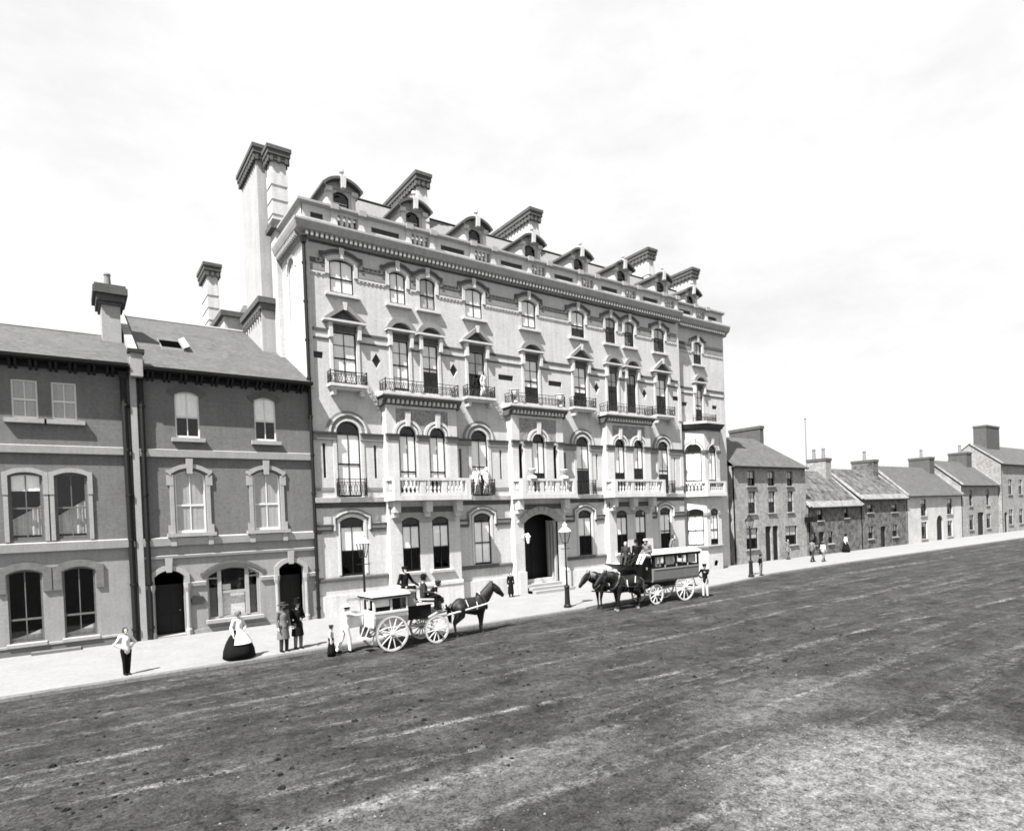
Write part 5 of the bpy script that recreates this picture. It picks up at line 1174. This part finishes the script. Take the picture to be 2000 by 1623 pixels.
for s in (-1, 1): pn = MB(); pn.add([(x, s * (W_ + .006 - dy), z) for x in (-.56, .68) for dy, z in ((0, 1.35), (0, 1.22), (.035, 1.0))], [(0, 1, 4, 3), (1, 2, 5, 4)]); pn.build('side_panel', 'grey_paint', bd)
r = MB(); r.profx([(-W_ - .09, 1.99), (W_ + .09, 1.99), (W_ + .09, 2.03), (.3, 2.1), (0, 2.12), (-.3, 2.1), (-W_ - .09, 2.03)], -.72, .8); r.build('roof', 'canvas', cab)
r = MB(); r.profx([(-W_ - .1, 1.93), (W_ + .1, 1.93), (W_ + .1, 1.988), (-W_ - .1, 1.988)], -.7, .78); r.build('cornice', 'dark_wood', cab)
b = MB(); b.box(-.55, .0, -W_ + .04, -W_ + .045, 1.62, 1.9); b.build('blind', 'blind', cab)
g = MB(); g.box(-.58, .68, -W_ + .02, -W_ + .024, 1.45, 1.9); g.build('pane', 'glass', cab)
i_ = MB(); i_.box(-.55, .65, -.1, -.08, .9, 1.92); i_.build('dark_cab_backing', 'void', cab)  # black sheet midway across the cab, painting its inside as unlit
# open rear door and step
d = MB(Matrix.Translation((-.63, .5, 0)) @ Matrix.Rotation(rad(12), 4, 'Z')); d.wall([(-.62, .86), (0, .86), (0, 1.94), (-.62, 1.94)], [rect(-.54, -.08, 1.45, 1.84)], 0, .04); d.build('rear_door', 'white_paint', cab)
s = MB(); s.box(-.95, -.66, -.25, .25, .48, .51); s.bar((-.66, -.2, .9), (-.85, -.2, .5), .03, .03); s.bar((-.66, .2, .9), (-.85, .2, .5), .03, .03); s.build('step', 'white_paint', cab)
b = MB(); b.profx([(-.42, .98), (.42, .98), (.46, 1.5), (-.46, 1.5)], .76, 1.75); b.build('driver_box', 'black_paint', cab)
b = MB(); b.box(1.15, 1.85, -.5, .5, 1.5, 1.57); b.bar((1.2, -.5, 1.72), (1.85, -.5, 1.66), .05, .06); b.bar((1.2, .5, 1.72), (1.85, .5, 1.66), .05, .06); b.build('driver_seat', 'pale_strap', cab)
b = MB(); b.box(.78, 1.15, -.52, .52, 2.02, 2.09); b.box(.8, 1.1, -.45, .45, 1.5, 2.02); b.build('roof_seat', 'grey_paint', cab)
b = MB(); b.add([(1.75, -.42, .98), (1.75, .42, .98), (2.35, .42, 1.2), (2.35, -.42, 1.2), (1.75, -.42, 1.02), (1.75, .42, 1.02), (2.35, .42, 1.24), (2.35, -.42, 1.24)], [(0, 1, 2, 3), (4, 7, 6, 5), (0, 3, 7, 4), (1, 5, 6, 2), (3, 2, 6, 7)]); b.add([(2.33, -.42, 1.22), (2.33, .42, 1.22), (2.5, .42, 1.55), (2.5, -.42, 1.55)], [(0, 1, 2, 3)]); b.build('footboard', 'grey_paint', cab)
u = MB()
u.tube([(0, -.68, .65), (0, .68, .65)], .035, 8); u.tube([(1.88, -.6, .53), (1.88, .6, .53)], .035, 8)
for y in (-.5, .5): spring(u, -.42, .42, y, .75, .09); spring(u, 1.5, 2.26, y * .8, .7, .09)
u.bar((0, 0, .68), (1.88, 0, .68), .09, .09); u.bar((1.5, -.34, .85), (2.3, -.34, .95), .07, .07); u.bar((1.5, .34, .85), (2.3, .34, .95), .07, .07); u.lathe((1.88, 0, .86), [(.33, 0), (.33, .05), (.2, .06)], 20); u.bar((1.6, -.5, 1.0), (2.4, -.42, 1.28), .06, .05); u.bar((1.6, .5, 1.0), (2.4, .42, 1.28), .06, .05)
u.build('undercarriage', 'white_paint', cab)
for y in (-.36, .36):
    s = MB(); s.tube([(2.1, y * .95, .92), (2.7, y, .98), (3.6, y, 1.08), (4.55, y * .92, 1.2), (4.8, y * .8, 1.24)], [.04, .04, .036, .03, .026], 8); s.build('shaft', 'white_paint', cab)

# omnibus, facing left: local +x is forward, turned by 180 degrees
bus = empty('horse_omnibus', 'dark panelled horse omnibus with long window row, white roof and pale wheels', 'omnibus', (16.3, -8.25, -.12), math.pi - rad(2))
for y in (-.7, .7): wheel(bus, 0, y, .73, 12)
for y in (-.62, .62): wheel(bus, 2.05, y, .51, 10)
W_ = .8
wn = [(-.92, -.18), (-.08, .66), (.76, 1.5), (1.6, 2.24)]
bd = coach(bus, -1.02, 2.34, 1.12, 1.82, 2.5, W_, wn, 'bus_paint', 'black_paint')
fr = MB()
for s in (-1, 1):
    fr.box(-1.02, 2.34, s * (W_ + .02) - .012, s * (W_ + .02) + .012, 1.76, 1.82)
    for x in (-.13, .71, 1.55): fr.box(x - .03, x + .03, s * (W_ + .02) - .012, s * (W_ + .02) + .012, 1.83, 1.98)
fr.build('window_rail', 'grey_paint', bd)
bl2 = MB()
for a, c, z0 in ((-.85, -.3, 1.96), (.1, .2, 1.95), (.8, 1.4, 1.95), (1.75, 1.9, 1.9), (2.0, 2.2, 1.9)): bl2.box(a, c, W_ - .09, W_ - .08, z0, 2.36)
bl2.build('blind', 'curtain', bus)
g = MB()
for s in (-1, 1): g.box(-.95, 2.28, s * (W_ - .03) - .003, s * (W_ - .03) + .003, 1.86, 2.42)
g.build('pane', 'glass', bus)
r = MB(); r.profx([(-W_ - .1, 2.52), (W_ + .1, 2.52), (W_ + .1, 2.56), (.55, 2.68), (0, 2.72), (-.55, 2.68), (-W_ - .1, 2.56)], -1.16, 2.5); r.build('roof', 'canvas', bus)
r = MB(); r.profx([(-W_ - .06, 2.38), (W_ + .06, 2.38), (W_ + .06, 2.515), (-W_ - .06, 2.515)], -1.1, 2.42); r.build('cornice', 'black_paint', bus)
b = MB(); prof = [(2.36, 1.3), (3.1, 1.3), (3.3, 1.45), (3.45, 1.8), (4.25, 2.12), (4.28, 2.17), (3.3, 1.92), (3.2, 2.3), (2.36, 2.34)]
b.prism(prof, -.66, .66); b.build('driver_boot', 'black_paint', bus)
b = MB(); b.box(2.3, 2.95, -.74, .74, 2.34, 2.42); b.bar((2.3, -.76, 2.55), (2.9, -.76, 2.5), .03, .03); b.bar((2.3, .76, 2.55), (2.9, .76, 2.5), .03, .03); b.build('driver_seat', 'leather', bus)
for y in (-.7, .7): b = MB(); b.ell((2.75, y, 1.85), (.07, .05, .1), 10, 7); b.build('coach_lamp', 'trim', bus)
d = MB(); d.box(-1.06, -1.03, -.32, .32, 1.15, 1.8); d.box(-1.4, -1.05, -.35, .35, .62, .66); d.bar((-1.1, .3, 1.15), (-1.3, .3, .65), .03, .03); d.bar((-1.1, -.3, 1.15), (-1.3, -.3, .65), .03, .03); d.build('rear_step', 'black_paint', bus)
b = MB(); b.profx([(-.5, .85), (.5, .85), (.62, 1.12), (-.62, 1.12)], .5, 2.3); b.build('floor_pan', 'black_paint', bus)
u = MB(); u.tube([(0, -.7, .73), (0, .7, .73)], .04, 8); u.tube([(2.05, -.62, .51), (2.05, .62, .51)], .04, 8)
for y in (-.52, .52): spring(u, -.5, .5, y, .92, .11); spring(u, 1.6, 2.5, y, .78, .1)
u.bar((0, 0, .74), (2.05, 0, .6), .1, .1); u.bar((1.55, -.4, .72), (2.9, -.4, .62), .09, .09); u.bar((1.55, .4, .72), (2.9, .4, .62), .09, .09); u.lathe((2.05, 0, .94), [(.4, 0), (.4, .06), (.2, .07)], 20); u.bar((2.8, -.75, .72), (2.8, .75, .72), .07, .07)
u.build('undercarriage', 'white_paint', bus)
s = MB(); s.tube([(2.4, 0, .68), (4.4, 0, .8), (5.75, 0, .98)], [.045, .04, .03], 8); s.build('pole', 'dark_wood', bus)
fixm = MB()

# ------------------------------------------------------------------ horses (local +x forward, feet at z=0)
def horse(label, loc, rz, m='hide', k=1.0, head=(0, 0), mane='manelight', muzzle=None, sock=False, hind=0.0, group=None, blink=True):
    root = empty('horse', label, 'horse', loc, rz, group); b = MB()
    def T(pts, rs, sy=.86, n=12):
        for (p, r), (q, s) in zip(zip(pts, rs), list(zip(pts, rs))[1:]):
            p, q = V3(*p), V3(*q); st = max(2, int((q - p).length / .05))
            for i in range(st + 1):
                t = i / st; rr = r + (s - r) * t; c = p.lerp(q, t); b.ell(c * k, (rr * k, rr * sy * k, rr * k), n, 7)
    T([(-.72, 0, 1.14), (-.5, 0, 1.2), (-.2, 0, 1.12), (.12, 0, 1.06), (.42, 0, 1.12), (.6, 0, 1.14)], [.2, .29, .29, .31, .31, .2], .84)
    T([(-.6, 0, 1.32), (-.2, 0, 1.3), (.3, 0, 1.36), (.45, 0, 1.38)], [.12, .1, .1, .1], .8)
    hx, hz = head
    nk = [(.48, 0, 1.24), (.72, 0, 1.42), (.89 + hx * .5, 0, 1.6 + hz * .6), (1.0 + hx, 0, 1.75 + hz)]
    T(nk, [.30, .285, .24, .16], .56)
    po = V3(1.0 + hx, 0, 1.76 + hz); hdirs = [po + V3(.1, 0, -.02), po + V3(.28, 0, -.17), po + V3(.48, 0, -.34), po + V3(.55, 0, -.41)]
    T([tuple(p) for p in hdirs], [.15, .16, .105, .095], .62)
    for s in (-1, 1):
        b.tube([(po + V3(-.0, s * .055, .08)) * k, (po + V3(.0, s * .075, .18)) * k, (po + V3(.01, s * .08, .25)) * k], [.042 * k, .038 * k, .01 * k], 8)
    def leg(pts, rs):
        T(pts, rs, .92, 10)
    for s in (-1, 1):
        dx = .05 * s
        leg([(.46, s * .14, 1.0), (.46 + dx * .3, s * .15, .78), (.48 + dx, s * .14, .47), (.46 + dx * 1.2, s * .14, .16), (.52 + dx * 1.2, s * .14, .05)], [.16, .095, .058, .042, .05])
        dx = (.09 + hind) * s
        leg([(-.56, s * .15, 1.08), (-.5 + dx * .3, s * .17, .82), (-.78 + dx, s * .15, .53), (-.74 + dx, s * .15, .17), (-.68 + dx, s * .15, .05)], [.22, .14, .068, .046, .052])
    fuse(b, 'body', m, root, .024 * k, 3)
    e = MB(); e.add([tuple((V3(*p)) * k) for p in [(nk[3][0] + .06, 0, nk[3][2] + .16)] + []], [])
    mm = MB(); rndm = random.Random(len(label))
    for i in range(26):
        t = i / 25; a = V3(*nk[1]).lerp(V3(*nk[3]), t) if t < 1 else V3(*nk[3]); top = a + V3(-.11, 0, .13 if t < .5 else .1); top = V3(.5 + (nk[3][0] - .5 + .02) * t, 0, 1.47 + (nk[3][2] + .13 - 1.47) * t)
        s = 1 if i % 2 else -1; L = .2 + .1 * rndm.random()
        mm.tube([(top + V3(.02, 0, .05)) * k, (top + V3(-.06, s * .09, .0)) * k, (top + V3(-.07, s * .15, -L)) * k], [.045 * k, .045 * k, .012 * k], 5)
    for i in range(5): mm.tube([(po + V3(.03, 0, .14)) * k, (po + V3(.13, (i - 2) * .02, .06)) * k, (po + V3(.2, (i - 2) * .03, -.07)) * k], [.025 * k, .022 * k, .006 * k], 5)
    mm.build('mane', mane, root, smooth=True)
    t = MB()
    for i in range(9): o = (i - 4) * .012; t.tube([V3(-.86, o, 1.3) * k, V3(-.98, o * 1.5, 1.18) * k, V3(-1.0, o * 2.5, .9) * k, V3(-.97, o * 2, .55 + .03 * (i % 3)) * k], [.03 * k, .035 * k, .035 * k, .008 * k], 6)
    t.build('tail', mane, root, smooth=True)
    for s in (-1, 1): c = MB(); c.ell((po + V3(.15, s * .078, -.06)) * k, (.022 * k, .012 * k, .02 * k), 8, 5); c.build('eye', 'black_paint', root, smooth=True)
    # harness: collar, saddle pad with girth, breeching, bridle with blinkers
    def hoop(mb, c, ry, rz_, tilt, r, n=24, a0=0, a1=2 * math.pi):
        mb.tube([(V3(c[0] + tilt * math.sin(a) * rz_, ry * math.cos(a), c[2] + rz_ * math.sin(a))) * k for a in [a0 + (a1 - a0) * i / n for i in range(n + 1)]], r * k, 6)
    h = MB(); hoop(h, (.56, 0, 1.26), .215, .33, -.55, .05); h.build('collar', 'leather', root)
    h = MB(); hoop(h, (.565, 0, 1.27), .235, .355, -.55, .018); h.build('hames', 'pale_strap', root)
    h = MB(); hoop(h, (.2, 0, 1.09), .285, .345, 0, .022); hoop(h, (-.66, 0, 1.06), .26, .30, .0, .018, 18, math.pi * 1.0, math.pi * 2); h.tube([V3(.45, 0, 1.5) * k, V3(.2, 0, 1.44) * k, V3(-.3, 0, 1.43) * k, V3(-.7, 0, 1.4) * k, V3(-.88, 0, 1.28) * k], .018 * k, 6)
    for s in (-1, 1): h.tube([V3(.55, s * .26, 1.1) * k, V3(.1, s * .31, 1.0) * k, V3(-.5, s * .3, .98) * k, V3(-1.0, s * .28, .85) * k], .016 * k, 6); h.tube([V3(-.45, s * .27, 1.36) * k, V3(-.52, s * .3, 1.1) * k, V3(-.55, s * .29, .98) * k], .014 * k, 6)
    h.build('harness', 'leather', root)
    h = MB()
    for s in (-1, 1): h.tube([V3(.12, s * .27, 1.3) * k, V3(.14, s * .3, 1.12) * k, V3(.1, s * .3, .98) * k], .02 * k, 6); h.tube([V3(-.38, s * .25, 1.42) * k, V3(-.3, s * .31, 1.15) * k], .018 * k, 6)
    h.build('pale_straps', 'pale_strap', root)
    h = MB()
    for s in (-1, 1):
        h.tube([(po + V3(-.02, s * .09, .02)) * k, (po + V3(.14, s * .085, -.2)) * k, (po + V3(.38, s * .06, -.27)) * k], .016 * k, 5); h.box((po.x + .1) * k, (po.x + .2) * k, (s * .092 - .006) * k, (s * .092 + .006) * k, (po.z - .13) * k, (po.z - .0) * k)
    h.build('bridle', 'leather', root)
    for s_ in (-1, 1):
        for x, sy in ((.53 + .06 * s_, .14), (-.67 + (.09 + hind) * s_, .15)): c = MB(); c.lathe((x * k, s_ * sy * k, 0), [(.062 * k, 0), (.05 * k, .07 * k)], 10); c.build('hoof', 'grey_hide' if sock else 'leather', root)
    return root
horse('bay cab horse with raised head and pale collar, harnessed between white shafts', (3.35, -8.68, -.12), rad(3), 'hide', 1.02, (.06, .04))
horse('dark omnibus horse nearer the road with dark mane, left of the omnibus', (12.1, -8.75, -.12), math.pi - rad(4), 'hide_dark', 1.12, (.08, -.2), group='omnibus team', sock=True)
horse('dark omnibus horse nearer the kerb with a grey muzzle stretched forward', (11.8, -7.75, -.12), math.pi + rad(4), 'hide_dark', 1.1, (.12, -.2), mane='grey_hide', group='omnibus team')
rn = MB()
for z0, x0, y0, x1, y1, z1 in ((2.5, 13.45, -8.75, 11.0, -8.7, 1.55), (2.5, 13.45, -8.7, 11.0, -7.8, 1.55)): rn.tube([(x0, y0, z0), ((x0 + x1) / 2, (y0 + y1) / 2, (z0 + z1) / 2 - .12), (x1, y1, z1)], .012, 5)
o = rn.build('reins', 'leather'); o['label'] = 'pair of thin dark reins from omnibus driver to the two horses'; o['category'] = 'reins'
